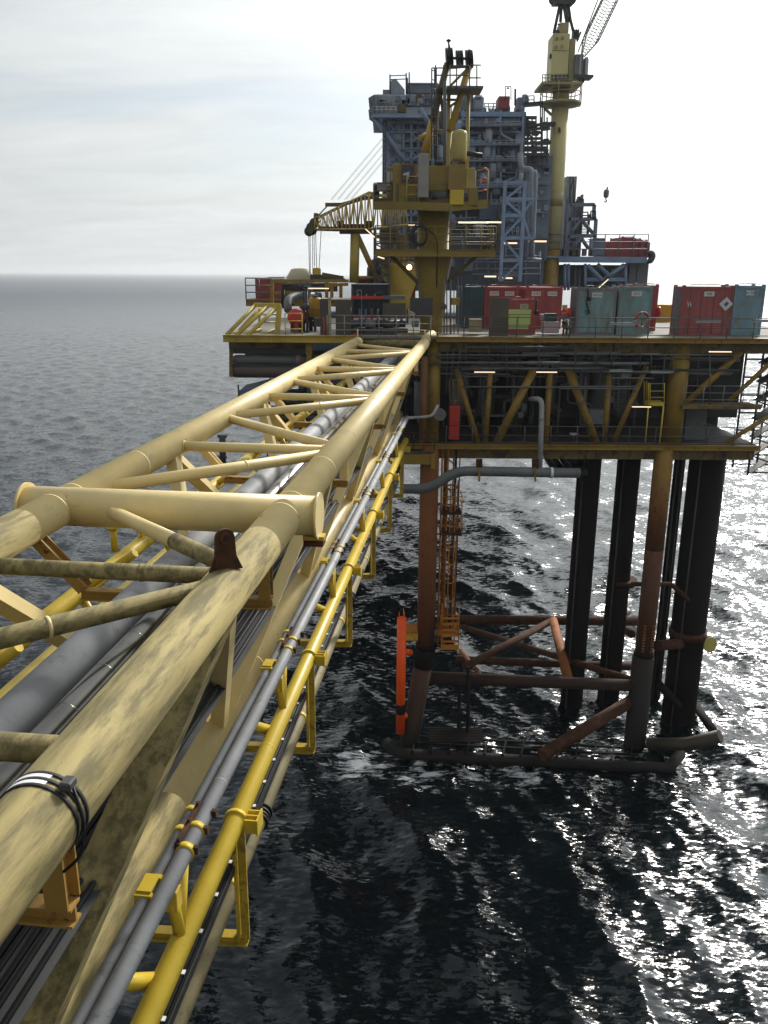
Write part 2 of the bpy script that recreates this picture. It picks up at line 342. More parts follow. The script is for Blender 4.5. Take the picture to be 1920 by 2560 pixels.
    for (x,y,rad) in((-1.4,48.0,4.2),(2.6,46.6,3.2),(15.5,49.0,3.6),(9.0,46.6,2.6),(5.6,46.8,2.2)):
        ds=t.nodes.new('ShaderNodeVectorMath'); ds.operation='DISTANCE'; L(g.outputs['Position'],ds.inputs[0]); ds.inputs[1].default_value=(x,y,-.9)
        m1=t.nodes.new('ShaderNodeMapRange'); L(ds.outputs['Value'],m1.inputs[0])
        for i,v in zip((1,2,3,4),(rad,0,0,.26)): m1.inputs[i].default_value=v
        a1=t.nodes.new('ShaderNodeMath'); a1.operation='ADD'; L(m1.outputs[0],a1.inputs[0]); L(ff,a1.inputs[1])
        m2=t.nodes.new('ShaderNodeMapRange'); L(a1.outputs[0],m2.inputs[0]); m2.inputs[1].default_value=.66; m2.inputs[2].default_value=.78
        q=t.nodes.new('ShaderNodeMath'); q.operation='MULTIPLY'; L(m2.outputs[0],q.inputs[0])
        m3=t.nodes.new('ShaderNodeMapRange'); L(ds.outputs['Value'],m3.inputs[0])
        for i,v in zip((1,2,3,4),(rad*1.1,rad*.5,0,1)): m3.inputs[i].default_value=v
        L(m3.outputs[0],q.inputs[1])
        mm=t.nodes.new('ShaderNodeMath'); mm.operation='MAXIMUM'; L(tot,mm.inputs[0]); L(q.outputs[0],mm.inputs[1]); tot=mm.outputs[0]
    L(tot,mx.inputs['Factor']); L(bc.outputs[2],mx.inputs[6]); mx.inputs[7].default_value=(.55,.58,.60,1); L(mx.outputs[2],b.inputs['Base Color'])
    me.materials.append(m); o=bpy.data.objects.new('sea',me); COL.objects.link(o); o['kind']='structure'; return o
sea()
# ---------------------------------------------------------------- pipe bridge
LR,LL,HT=-3.1,-7.05,3.9          # top chords
LB,HB=-4.74,8.4                  # single bottom chord: triangular truss
T0=-3.0; T1=49.4
TN=[1.9,10.1,18.4,26.7,35.0,43.3]; BN=[5.75,13.9,22.0,30.2,38.4,46.6]
br=thing('pipe_bridge','pale yellow triangular tubular steel bridge running to the platform deck, near end green with algae','bridge',B(-5,25,9))
def chord(L,h,r,d,name,t1=T1):
    m=MB(); 
    cuts=[T0,d,d+.05]+[q for q in(19.5,31.0,41.5) if q<t1]+[t1]
    m.m=1; m.tube(B(L,T0,h),B(L,d,h),r*1.008,n=28)
    m.m=0; m.tube(B(L,d,h),B(L,t1,h),r,n=28)
    for q in((12.72,13.48) if h<5 else ())+(16.3,24.7,32.9,41.1): m.ring(B(L,q,h),BU,r*1.012,.03,28)
    o=m.build(name,[PALE,ALGAE],br)
    return o
chord(LR,HT,.31,11.4,'top_chord'); chord(LL,HT,.31,11.8,'top_chord')
chord(LB,HB,.295,11.2,'bottom_chord',51.0)
m=MB().tube(B(-7.66,13.1,HT),B(-2.56,13.1,HT),.335,n=30); cb_=m.build('cross_beam',PALE,br)
for L in(-7.68,-2.54):
    fl=MB(); fl.tube(B(L-.02,13.1,HT),B(L+.02,13.1,HT),.40,n=26); sub(fl,'end_flange',PALE,cb_)
sub(MB().box(B(-2.62,13.1,HT+.46),(.34,.26,.10),.01,-AZ),'rubber_pad',RUST,cb_)
sub(MB().box(B(-2.62,13.1,HT+.37),(.36,.22,.07),0,-AZ),'pad_plate',YELR,cb_)
# plan bracing between the top chords
for i,t in enumerate(TN):
    M_=ALGAE if t<12 else PALE
    m=MB().tube(B(LR,t,HT),B(LL,t,HT),.115,n=16)
    for q in(LR-.325,LL+.325): m.ring(B(q,t,HT),BR,.135,.035,16)
    if i in(1,4): m.ring(B(LR-1.3,t,HT),BR,.122,.05,16)
    m.build('transverse_strut',M_,br)
    for tt in(t-4.1,t+4.1):
        if tt<-1 or tt>T1+.5: continue
        m=MB()
        a=B(LR,t+(.22 if tt>t else -.22),HT); b=B(LL,tt,HT)
        if t==10.1 and tt>t:
            b=B(LL+.75,13.1,HT); c=a+(b-a)*.42; m.m=1; m.tube(a,c,.128,n=16); m.m=0; m.tube(c,b,.118,n=16)
        else:
            m.m=1 if t<12 else 0; m.tube(a,b,.12,n=16); m.m=0
            m.ring(a+(b-a)*.42,b-a,.128,.04,16)
        m.build('diagonal_brace',[PALE,ALGAE],br)
m=MB().tube(B(LR,5.85,HT),B(LL,5.85,HT),.125,n=16); m.build('transverse_strut',ALGAE,br)
# web members, box sections, on both faces of the triangle
for side,L in((0,LR),(1,LL)):
    for i,b in enumerate(BN):
        for t in(b-3.85,b+4.25):
            if t>47.5: continue
            a=B(L+(.12 if side else -.12),t,HT+.2); c=B(LB+(-.1 if side else .1),b+(.25 if t>b else -.25),HB-.12)
            m=MB(); m.m=1 if (t<12 and b<8) else 0; w=.42 if (t<12 and b<8 and not side) else .24
            m.beam(a,c,w,w*1.1,BU.cross(c-a)); m.build('web_member',[PALE,ALGAE],br)
# hangers and floor beams that carry the pipes
for t in(5.3,12.0,19.9,28.0,36.1,44.2):
    for L,Lb in((LR,-3.2),(LL,-6.2)):
        sg=1 if L>-5 else -1
        a=B(L-.1*sg,t,HT+.2); c=B(Lb,t,4.95); m=MB()
        m.beam(a,c,.20,.025,BR); ed=(c-a).normalized().cross(BU)*.075
        for o in(BU*.1,-BU*.1):
            m.beam(a+o,c+o,.025,.19,BR)
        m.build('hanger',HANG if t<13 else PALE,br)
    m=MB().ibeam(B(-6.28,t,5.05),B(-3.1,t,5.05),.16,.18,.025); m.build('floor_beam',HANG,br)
# outrigger tubes with clamps, brackets and struts
LO,HO=-3.88,9.15                 # right outrigger, hung beside and just below the bottom chord
for L,h,r in((LO,HO,.172),(-7.4,5.9,.17)):
    ot=MB().tube(B(L,T0,h),B(L,46.5,h),r,n=20)
    for q in(2.3,14.2,27.1,40.1): ot.ring(B(L,q,h),BU,r*1.02,.03,20)
    ot.build('outrigger_tube',YEL,br)
for k in range(-1,6):
    t=12.0+6.4*k
    m=MB(); m.ring(B(LO,t,HO),BU,.215,.09,22)
    for q in(-.14,0,.14): m.box(B(LO+.30,t+q,HO),(.22,.03,.26),0,-AZ)
    m.box(B(LO+.42,t,HO),(.03,.37,.3),0,-AZ); m.build('pipe_clamp',YEL,br)
    m=MB(); a=B(LO-.08,t+.15,HO+.15); c=B(LO-.08,t+.15,11.8)
    m.beam(a,c,.24,.04,BR); m.beam(a+BR*.11,c+BR*.11,.04,.15,BR); m.ibeam(B(LO+.07,t+.15,11.8),B(-6.3,t+.15,11.9),.2,.2,.03)
    m.build('hanger_bracket',BRKT,br)
    t2=t+3.64
    if t2<46:
        MB().tube(B(LO,t2,HO-.08),B(LO-.18,t2+.08,7.95),.085,n=12).build('pipe_post',YEL,br)
        MB().box(B(LO-.1,t2+.06,8.45),(.2,.2,.34),.01,-AZ).build('post_collar',YELR,br)
        MB().tube(B(LO,t2-.1,HO),B(-4.03,t2+.78,7.95),.085,n=12).build('outrigger_strut',YEL,br)
        MB().tube(B(LO-.07,t2-.6,HO+.07),B(-4.5,t2-1.3,8.62),.11,n=12).build('outrigger_strut',YEL,br)
for k in range(10):
    t2=5.97+4.13*k
    MB().tube(B(-7.4,t2,5.9),B(-6.3,t2,5.1),.085,n=12).build('outrigger_strut',YEL,br)
    MB().tube(B(-7.4,t2-.15,5.95),B(-7.0,t2-.15,6.75),.085,n=12).build('outrigger_strut',YEL,br)
m=MB().beam(B(-7.75,T0,6.9),B(-7.75,46,6.9),.30,.06); m.beam(B(-7.62,T0,6.98),B(-7.62,46,6.98),.04,.24); m.build('kerb_angle',YEL,br)
for L in(-4.80,-5.02): MB().beam(B(L,T0,7.0),B(L,46,7.0),.06,.09).build('walkway_rail',YEL,br)
# padeyes
def padeye(base,dirv,h,w,mt,name='lifting_eye'):
    d=Vector(dirv).normalized(); n_=d.cross(UP); P=[]
    for i in range(13):
        q=math.pi*i/12; P.append(base+d*(w*.42*math.cos(q))+UP*(h-w*.42+w*.42*math.sin(q)))
    m=MB().quad([base+d*w*.5]+P+[base-d*w*.5],.05,n_)
    m.tube(base+UP*(h-w*.4)-n_*.03,base+UP*(h-w*.4)+n_*.08,w*.24,n=16); m.m=1; m.tube(base+UP*(h-w*.4)-n_*.034,base+UP*(h-w*.4)+n_*.084,w*.12,n=12)
    for sg in(-1,1): m.m=0; m.quad([base+d*w*.3*sg,base+d*w*.75*sg,base+d*w*.32*sg+UP*h*.55],.03,n_)
    m.build(name,[mt,BLK],br)
padeye(B(LR+.02,9.62,HT-.27),BU*.6+BR*.8,.56,.30,RUST)
padeye(B(-7.4,17.3,5.75),BU,.62,.55,YEL)
st=MB().tube(B(-7.62,16.2,5.8),B(-7.62,16.2,5.25),.07,n=14); st.tube(B(-7.62,16.2,5.28),B(-7.62,16.2,5.22),.13,n=16); st.build('mooring_stub',YEL,br)
for L in(LR,LL): padeye(B(L,T1-.25,HT-.28),BU,.5,.22,PALE)
# ---- pipes and cables carried by the bridge: each a thing of its own
def pipe_thing(name,L,h,r,mt,label,t0=T0,t1=49.5,seams=(),n=18,cat='pipe',g=None,tail=()):
    o=thing(name,label,cat,B(L,t0,h),g); m=MB(); 
    if tail: m.path([B(L,t0,h),B(L,t1,h)]+list(tail),r,.3,n)
    else: m.tube(B(L,t0,h),B(L,t1,h),r,n=n)
    for q in seams: m.ring(B(L,q,h),BU,r*1.015,.02,n)
    m.build('pipe_run',mt,o); return o
pipe_thing('insulated_pipe',-4.84,4.66,.27,MATT,'large matt grey pipe lying inside the bridge, left of the shiny pipe',seams=(4,10,16,22,28,34,40))
pipe_thing('clad_pipe',-4.36,4.70,.165,STEEL,'shiny metal clad pipe lying inside the bridge beside the near right chord',seams=[2+.95*i for i in range(48)],n=22)
pipe_thing('cable_conduit',-4.02,4.75,.14,MATT,'thin dark grey pipe squeezed between shiny pipe and right top chord')
G1,G2,HG=-4.0,-3.79,7.75
g1=pipe_thing('service_pipe',G1,HG,.082,GRY,'thinner of two light grey pipes along the right side of the bridge',t1=45.7,seams=(4.6,14.6,20.5,29.5,42),tail=(B(-2.4,46.3,7.7),B(-2.1,46.6,7.1)))
g2=pipe_thing('service_pipe',G2,HG,.12,GRY,'thicker of two light grey pipes along the right side of the bridge',t1=46,seams=(5.1,11,14.3,21.4,31,40))
for k in range(-1,6):
    t=9.4+6.4*k
    if t>44: break
    for (o,L,r) in((g1,G1,.082),(g2,G2,.12)):
        for q in(0,.46):
            tt=t+q+(.4 if o is g1 else 0)
            MB().ring(B(L,tt,HG),BU,r+.018,.11,18).build('pipe_band',YEL,o)
    m=MB(); m.beam(B(-3.89,t-.03,HG-.06),B(-3.89,t+.96,HG-.06),.07,.17)
    for q in(.03,.46,.85): m.box(B(-3.64,t+q,HG-.03),(.07,.07,.11),0,-AZ); m.tube(B(-3.89,t+q,HG-.2),B(-3.89,t+q,HG-.1),.025,n=6)
    m.build('rusty_saddle',RUST,g2)
    m=MB(); m.box(B(G1,t-.96,HG),(.23,.07,.21),0,-AZ); m.box(B(G1,t-.62,HG),(.23,.07,.21),0,-AZ); m.box(B(G1,t-.8,HG-.12),(.19,.28,.025),0,-AZ); m.build('pipe_anchor',YEL,g1)
ol=pipe_thing('drain_pipe',-4.36,11.45,.168,OLIVE,'olive brown pipe hung lowest on the outer right side of the bridge',t0=0,t1=46)
for k in range(7):
    t=6.2+6.4*k
    MB().ring(B(-4.36,t+.4,11.45),BU,.185,.14,18).build('pipe_band',YEL,ol)
    if k in(1,3,5):
        m=MB()
        for q in(-.18,-.06,.06,.18): m.ring(B(-4.36,t+2.6+q,11.45),BU,.23 if abs(q)>.1 else .21,.05,18)
        m.build('coupling',BLK,ol)
    else: MB().ring(B(-4.36,t+3.4,11.45),BU,.178,.055,18).build('pipe_joint',RUST,ol)
tr=thing('cable_tray','narrow black cable tray with white marker dots beside the bright yellow tube','cable tray',B(-4.06,T0,10.2))
m=MB(); m.beam(B(-3.97,T0,10.2),B(-3.97,46,10.2),.03,.14); m.beam(B(-4.18,T0,10.2),B(-4.18,46,10.2),.03,.14); m.beam(B(-4.075,T0,10.25),B(-4.075,46,10.25),.2,.03); m.build('tray',BLK,tr)
m=MB()
for L,r in((-4.03,.026),(-4.09,.031),(-4.145,.023)): m.tube(B(L,T0,10.19),B(L,46,10.19),r,n=8)
m.build('cable_bundle',BLK,tr)
for i in range(54): MB().box(B(-4.07,1.5+.82*i,10.15),(.054,.078,.018),0,-AZ).build('cable_tie',WHITE,tr)
tr=thing('cable_tray','wide black cable tray with bundled cables inside the bridge above the bottom chord','cable tray',B(-4.3,T0,6.6))
m=MB()
for i,L in enumerate((-4.66,-4.54,-4.43,-4.32,-4.2,-4.06)): m.tube(B(L,T0,6.55+.03*(i%2)),B(L,46,6.55+.03*(i%2)),.035,n=8)
m.build('cable_bundle',BLK,tr); MB().beam(B(-4.33,T0,6.64),B(-4.33,46,6.64),.74,.02).build('tray',DGR,tr)
m=MB(); m.path([B(-4.9,4.4,6.4),B(-4.65,4.9,6.25),B(-4.4,5.5,6.4)],.018,.3,8); one('loose_cable',m,WHITE,'short loose white cable end sticking up below near chord','cable')
# sensor strap round the near chord
s_=thing('reflective_strap','black strap with two white reflective bands clamped round the algae stained chord','strap',B(LR,5.0,HT-.33))
m=MB()
for q in(-.075,0,.075): m.ring(B(LR,5.0+q,HT),BU,.322,.035,36)
m.build('strap_band',BLK,s_)
for q in(-.038,.038):
    m=MB(); vs=[];fs=[]
    for i in range(9):
        a=R(75+60*i/8); p=BR*math.cos(a)+UP*math.sin(a)
        for e in(-.02,.02): vs.append(B(LR,5.0+q+e,HT)+p*.3225)
    for i in range(8): fs.append((2*i,2*i+1,2*i+3,2*i+2))
    m.add(vs,fs,True); m.build('reflector',WHITE,s_)
p=BR*math.cos(R(52))+UP*math.sin(R(52))
MB().box(B(LR,5.0,HT)+p*.37,(.09,.12,.07),.012,-AZ).build('sensor_box',DGR,s_)
m=MB(); m.path([B(LR,5.05,HT)+p*.36,B(LR+.36,4.95,HT-.02),B(LR+.33,4.9,HT+.25),B(LR+.2,4.85,HT+.36)],.012,.1,8); m.build('sensor_cable',BLK,s_)
# ---------------------------------------------------------------- helpers in view space -> real boxes
def rect(m,v,x0,y0,x1,y1,Y,dep,bev=0.0):
    ym=(y0+y1)/2; xm=(x0+x1)/2; X0=v(x0,ym,Y).x; X1=v(x1,ym,Y).x; Z1=v(xm,y0,Y).z; Z0=v(xm,y1,Y).z
    return m.bb((X0,Y,Z0),(X1,Y+dep,Z1),bev)
def ln(m,v,x0,y0,x1,y1,Y,r,Y2=None,n=10): return m.tube(v(x0,y0,Y),v(x1,y1,Y if Y2 is None else Y2),r,n=n)
def railing(name,pts,label,mt,h=1.1,step=1.5,rails=(1.0,.62,.3),r=.028,group=None,toe=None):
    P=[Vector(p) for p in pts]; t=thing(name,label,'handrail',(P[0]+P[-1])/2,group)
    for a,b in zip(P[:-1],P[1:]):
        L=(b-a).length; k=max(1,round(L/step))
        for i in range(k+(b==P[-1])):
            p=a+(b-a)*(i/k); MB().tube(p,p+UP*h,r,n=8).build('post',mt,t)
        for q in rails: MB().tube(a+UP*h*q,b+UP*h*q,r*.85,n=8).build('rail',mt,t)
        if toe: MB().beam(a+UP*.08,b+UP*.08,.012,.14).build('toe_board',toe,t)
    return t
EMAT={}
def emit(name,col,s):
    m=bpy.data.materials.new(name); m.use_nodes=True; b=m.node_tree.nodes['Principled BSDF']; b.inputs['Base Color'].default_value=(*col,1); b.inputs['Emission Color'].default_value=(*col,1); b.inputs['Emission Strength'].default_value=s; return m
LIT=emit('lit_tube',(1.0,.74,.50),1.3); WARM=emit('warm_bulb',(1.0,.62,.25),14.0)
OFF=mat('unlit_diffuser',(.46,.47,.46),.35,var=.05)
def lamp(p,w,label,lit=True,group=None,rz=0.0,tilt=0.0,sc_=1.0):
    t=thing('strip_light',label,'lamp',p,group); d=Vector((math.cos(tilt),0,math.sin(tilt)))*w/2; p=Vector(p)
    MB().beam(p-d,p+d,.16*sc_,.08*sc_).build('housing',DGR if lit else GALV,t)
    q=p-UP*.07*sc_; MB().beam(q-d*.94,q+d*.94,.12*sc_,.07*sc_).build('diffuser',LIT if lit else OFF,t)
    if sc_==1.0: MB().tube(p-d*.6+UP*.03,p-d*.6+UP*.35,.015,n=6).tube(p+d*.6+UP*.03,p+d*.6+UP*.35,.015,n=6).build('bracket',RAILD,t)
    return t
# ---------------------------------------------------------------- front platform
YF=50.0; ZU=D(1300,734,YF).z+.12; ZL=D(1300,966,YF).z+.12
XL=D(482,733,YF).x; XR=28.0
pf=thing('production_platform','near offshore platform with yellow steel decks standing on rusty jacket legs in the sea','platform',(8,60,0))
CONC=mat('worn_deck_plate',(.21,.19,.165),.8,rust=.35,scale=.5,dirt=(.10,.085,.07),dirtamt=.4)
MB().bb((XL+.1,YF+.16,ZU-.14),(XR,71,ZU)).build('upper_deck',CONC,pf)
MB().bb((-3.2,YF+.16,ZL-.14),(23.0,70,ZL)).build('lower_deck',mat('shade_darkened_plate',(.045,.042,.038),.7,rust=.4,scale=.5),pf)  # lower plate darkened in colour to carry the shade between the decks
m=MB().ibeam((XL,YF,ZU-.17),(D(770,735,YF).x,YF,ZU-.17),.3,.42,.04)
for i in range(7): m.box((XL+.8+i*1.25,YF-.02,ZU-.17),(.03,.22,.33))
m.build('edge_beam',mat('worn_yellow_beam',(.50,.36,.06),.5,rust=.34,scale=.7),pf)
m=MB().ibeam((D(942,735,YF).x,YF,ZU-.14),(XR,YF,ZU-.14),.28,.30,.03)
for i in range(17): m.box((2.9+i*1.55,YF-.02,ZU-.14),(.03,.2,.23))
m.build('edge_beam',OCH,pf)
m=MB().bb((.2,YF+.75,ZU-.95),(XR,YF+.95,ZU-.16))
for i in range(26): m.box((1.2+i*1.05,YF+.70,ZU-.55),(.04,.12,.74))
m.build('deck_girder',OCHD,pf)
m=MB().ibeam((.9,YF,ZL-.13),(23.1,YF,ZL-.13),.28,.30,.03)
for i in range(14): m.box((2.0+i*1.55,YF-.02,ZL-.13),(.03,.2,.23))
m.build('edge_beam',OCH,pf)
m=MB().bb((-2.0,YF+.5,ZL-.98),(23,YF+.7,ZL-.16))
for i in range(24): m.box((-1.5+i*1.05,YF+.46,ZL-.56),(.04,.12,.76))
m.build('deck_girder',OCHD,pf)
for i in range(9):
    m=MB().ibeam((-2.5+i*3.1,YF+1.0,ZL-.5),(-2.5+i*3.1,70,ZL-.5),.3,.7,.04); m.build('deck_beam',DGR,pf)
for i in range(12):
    m=MB().ibeam((-8.5+i*3.1,YF+1.0,ZU-.5),(-8.5+i*3.1,70.5,ZU-.5),.3,.7,.04); m.build('deck_beam',DGR,pf)
# columns between the decks
def col(x,Y,r,z0,z1,mt,name='column',x1=None,y1=None,r2=None):
    return MB().tube((x,Y,z0),(x if x1 is None else x1,Y if y1 is None else y1,z1),r,r2,n=22).build(name,mt,pf)
xa=D(936,850,51).x; xb=D(1462,870,51).x
col(xa,51.0,.42,ZL,ZU-.15,OCH); col(xa-.62,50.35,.23,ZL-.2,ZU-1.2,mat('stained_post',(.20,.10,.035),.7,rust=.6,scale=.8)); col(xb,51.2,.58,ZL,ZU-.15,OCH)
for x in(-8,0.8,9,18.5): col(x,66.5,.5,ZL-6 if x<0 else ZL,ZU-.15,OCHD)
# diagonal bracing in the front frame
for a,b,r in (((985,795),(1032,955),.17),((1060,800),(1048,955),.17),((1155,795),(1073,955),.25),((1189,800),(1179,955),.18),((1227,795),(1287,955),.25),((1317,800),(1305,955),.17),((1397,790),(1325,955),.17)):
    ma=mat('dirty_yellow_brace',(.30,.185,.035),.55,rust=.5,scale=.9,dirt=(.10,.07,.03),dirtamt=.45)
    MB().tube(D(*a,50.9),D(*b,50.9),r,n=16).build('diagonal_brace',ma,pf)
for a,b,r in (((1600,760),(1478,875),.2),((1690,760),(1575,866),.14),((1690,880),(1540,975),.14)):
    MB().tube(D(*a,50.9),D(*b,50.9),r,n=14).build('diagonal_brace',OCH,pf)
# mid-level walkway on the right and the yellow access platform beside the column
zm=D(1570,880,YF).z
MB().bb((D(1478,880,YF).x,YF+.3,zm-.16),(23,YF+2.2,zm)).build('walkway',OCHD,pf)
# jacket: legs, sleeves, braces
wl=lambda x,y: D(x,y,50)
zs=D(922,1400,50).z
col(wl(924,1200).x,50.2,.58,ZL-.3,zs,LEGL,'deck_leg')
p0=Vector((wl(921,1395).x,50.2,zs+.1)); p1=Vector((wl(884,1592).x,49.3,-.3)); p2=p1+(p1-p0)*.4
m=MB().tube(p0,p0+(p1-p0)*.22,.66,n=22); m.m=1; m.tube(p0+(p1-p0)*.22,p2,.62,n=22); m.m=0; m.ring(p0,UP,.70,.25,22); m.build('jacket_leg',[DARK,LEGL],pf)
xr=wl(1432,1050).x; zr=D(1400,1425,50).z
m=MB().tube((xr,50.4,ZL-.3),(xr,50.4,D(1400,1190,50).z),.58,n=22); m.m=1; m.tube((xr,50.4,D(1400,1190,50).z),(xr,50.4,zr),.585,n=22); m.m=2; m.ring((xr,50.4,zr+.2),UP,.63,.3,22)
m.build('deck_leg',[LEGR,LEGR,DARK],pf)
for i in range(10):
    for q in(-.28,.28): MB().bb((xr+q-.08,49.76,zr+.62+i*.2),(xr+q+.08,49.88,zr+.70+i*.2)).build('anode',LEG,pf)
MB().tube((xr,50.4,zr+.1),(xr-.05,50.3,-6),.72,n=22).build('jacket_leg',bandmat('dark_jacket_leg',[(0,(.010,.012,.008)),(3,(.014,.012,.010)),(9,(.034,.020,.014)),(12,(.03,.02,.015))],2.0),pf)
def jb(a,b,r,Y0,Y1,mt=RUST,name='jacket_brace'): return MB().tube(D(*a,Y0),D(*b,Y1),r,n=16).build(name,mt,pf)
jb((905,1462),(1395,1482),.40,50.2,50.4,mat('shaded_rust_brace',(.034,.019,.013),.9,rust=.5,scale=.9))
jb((980,1338),(1385,1342),.38,63,63,RUST)
jb((985,1350),(1385,1475),.24,63,51); jb((1005,1440),(1190,1342),.27,51,62)
jb((1195,1340),(1228,1470),.34,62,51,LEG)
jb((985,1425),(1370,1440),.3,58,58); jb((995,1405),(1040,1462),.16,56,51,LEG)
jb((1362,1515),(1170,1632),.42,50.4,46.5,RUST); jb((1365,1370),(1320,1345),.3,58,62)
jb((1420,1395),(1530,1385),.36,51,55,RUST)
jb((1425,1480),(1500,1560),.28,51,54,DARK)
m=MB().path([D(1400,1608,49.5),D(1487,1607,48.2),D(1556,1590,47.2)],.42,.4,16); m.build('fender_tube',mat('wet_steel',(.055,.045,.032),.6,rust=.4,scale=.9),pf)
jb((1500,1520),(1545,1585),.30,55,48.5,DARK); 
# boat landing just above the water
bl=MB(); zb=D(1100,1632,47.5).z
bl.path([D(832,1602,48.6),D(858,1628,47.8),D(1445,1660,47.3),D(1470,1628,49.4)],.36,.5,14); bl.build('landing_tube',mat('wet_dark_steel',(.012,.009,.008),.85,rust=.5,rcol=(.05,.02,.01),scale=1.0),pf)
for i in range(14):
    x=890+i*39; MB().beam(D(x,1626+(x-890)*.052,47.6),D(x+8,1590+(x-890)*.05,49.6),.10,.12).build('landing_slat',DARK,pf)
    if i<13: MB().beam(D(x,1650+(x-890)*.05,47.5),D(x,1618+(x-890)*.05,47.5),.16,.1).build('fender_post',DARK,pf)
for dy,Yq in((1590,49.6),(1604,48.8)): MB().beam(D(890,dy,Yq),D(1380,dy+27,Yq),.12,.14).build('landing_beam',DARK,pf)
for i in range(9):
    y=47.9+i*.2; MB().bb((D(925,1605,49).x,y,.55),(D(1040,1605,49).x,y+.07,.67)).build('landing_slat',DARK,pf)
for x,y0,y1 in((992,1480,1620),(1012,1440,1600)): MB().tube(D(x,y0,49.9),D(x-2,y1,49.0),.13,n=10).build('landing_post',DARK,pf)
# caissons and conductors, each a thing of its own
def caisson(name,xt,xbm,yb,r,Y,label,mt=DARK,collar=()):
    o=thing(name,label,'caisson',(D(xbm,yb,Y).x,Y,0)); a=D(xt,985,Y); b=D(xbm,yb,Y); x=(a.x+b.x)/2
    MB().tube((x,Y,ZL-.3),(x,Y,-4),r,n=26).build('shaft',mt,o)
    for y in collar:
        z=D(xbm,y,Y).z; MB().ring((x,Y,z),UP,r+.12,.5,26).build('collar',RUST,o)
    m=MB(); 
    for q in(-.7,.2): m.tube((x+r*q,Y-r*.85,ZL-.3),(x+r*q,Y-r*.85,-3),.06,n=8)
    m.build('anode_cable',DGR,o); return o
caisson('water_caisson',1270,1235,1560,.80,55.5,'dark caisson left of the others, nearest the grey horizontal pipe end')
caisson('water_caisson',1352,1315,1570,.80,56.5,'dark caisson second from left, directly left of the rusty yellow leg')
caisson('pump_caisson',1524,1468,1560,1.16,53.5,'thickest dark caisson, right of the rusty yellow leg by the yellow round cap',collar=(1365,))
caisson('slim_conductor',1457,1420,1560,.38,57.0,'slim dark conductor half hidden behind the rusty yellow leg')
c_=D(1533,1392,52); o=thing('end_cap','round pale yellow cap closing the stub tube beside the thickest caisson','pipe cap',c_)
m=MB().tube(c_+Vector((-.5,1.2,.1)),c_,.36,n=22); m.build('stub_tube',RUST,o)
m=MB().lathe(c_+Vector((.0,-.02,0)),[(.52,0),(.55,.03),(.55,.08),(.50,.10)],12,(0.35,-1,.15)); m.build('cap_plate',mat('pale_cap',(.45,.38,.10),.6,rust=.15),o)
for k,(x,y0,y1) in enumerate(((1436,1245,1310),)):
    o=thing('caisson_guide','rusty guide clamp bridging the yellow leg and the thickest caisson','guide',D(1450,1275,52)); MB().path([D(1365,1262,51.5),D(1450,1262,52.2),D(1525,1330,53)],.16,.3,10).build('guide_arm',RUST,o); MB().ring((D(1350,1260,56).x,56.5,D(1350,1260,56).z),UP,1.0,.35,22).build('guide_ring',RUST,o)
# bright orange fender post and its arms
ORG_=mat('fluorescent_orange',(.95,.10,.006),.45,rust=.06,var=.06,scale=1.5)
a=D(868,1335,49.0); o=thing('fender_post','bright fluorescent orange vertical post standing beside the left jacket leg','fender post',(a.x,49.0,0))
xo=a.x; zt=a.z; zbm=D(868,1582,49).z
m=MB().tube((xo,49,zbm),(xo,49,zt),.30,n=20); m.m=1; z_=D(868,1530,49).z; m.ring((xo,49,z_),UP,.303,.7,20); m.build('post_tube',[ORG_,DARK],o)
for q in(-.17,.17): MB().beam((xo+q,49,zt-.1),(xo+q,49,zt+.42),.05,.06).build('prong',ORG_,o)
for y in(1407,1545): 
    z_=D(868,y,49).z; MB().tube((xo,49,z_),(xo+.65,49.5,z_-.32),.2,n=14).build('arm',ORG_,o)
# orange access ladder, cage and basket round the left leg
o=thing('access_stair','orange caged access ladder with landings climbing beside the left rusty leg','ladder',(wl(965,1400).x,50.6,D(960,1400,50).z))
xl0,xl1=wl(951,1200).x,wl(963,1200).x; z0,z1=D(960,1400,50).z,ZL-.3
MB().tube((xl0,50.4,z0),(xl0,50.4,z1),.06,n=8).build('stringer',ORAW,o); MB().tube((xl1,50.4,z0),(xl1,50.4,z1),.06,n=8).build('stringer',ORAW,o)
m=MB(); k=int((z1-z0)/.42)
for i in range(k): m.tube((xl0,50.4,z0+i*.42),(xl1,50.4,z0+i*.42),.022,n=6)
m.build('rung_set',ORAW,o)
MB().tube((xl1+.5,50.55,z0),(xl1+.5,50.55,z1),.09,n=10).build('service_pipe',RUST,o); MB().tube((xl0+.25,50.9,z0),(xl0+.25,50.9,z1),.12,n=10).build('service_pipe',LEG,o)
for q in(.2,.75,1.15): MB().beam((xl0+q,51.0,z0),(xl0+q,51.0,z1),.07,.07,(0,1,0)).build('tower_post',ORAW if q<.5 else RUST,o)
for i in range(14): MB().beam((xl0+.2,51.0,z0+.4+i*.95),(xl0+1.15,51.0,z0+.4+i*.95),.05,.05).build('tower_tie',ORAW if i<8 else RUST,o)
for i in range(13): MB().tube((xl0+(.2 if i%2 else 1.15),51.0,z0+.4+i*.95),(xl0+(1.15 if i%2 else .2),51.0,z0+1.35+i*.95),.035,n=6).build('tower_brace',RUST,o)
xc=wl(976,1200).x
for i in range(9):
    z=z0+.8+i*1.25
    m=MB()
    pts=[(xl1,50.4,z),(xc-.25,49.95,z),(xc+.1,50.1,z),(xc+.3,50.6,z),(xc+.1,51.1,z),(xl1,51.0,z)]
    m.path(pts,.04,.1,6); m.build('cage_hoop',ORAW if i<6 else RUST,o)
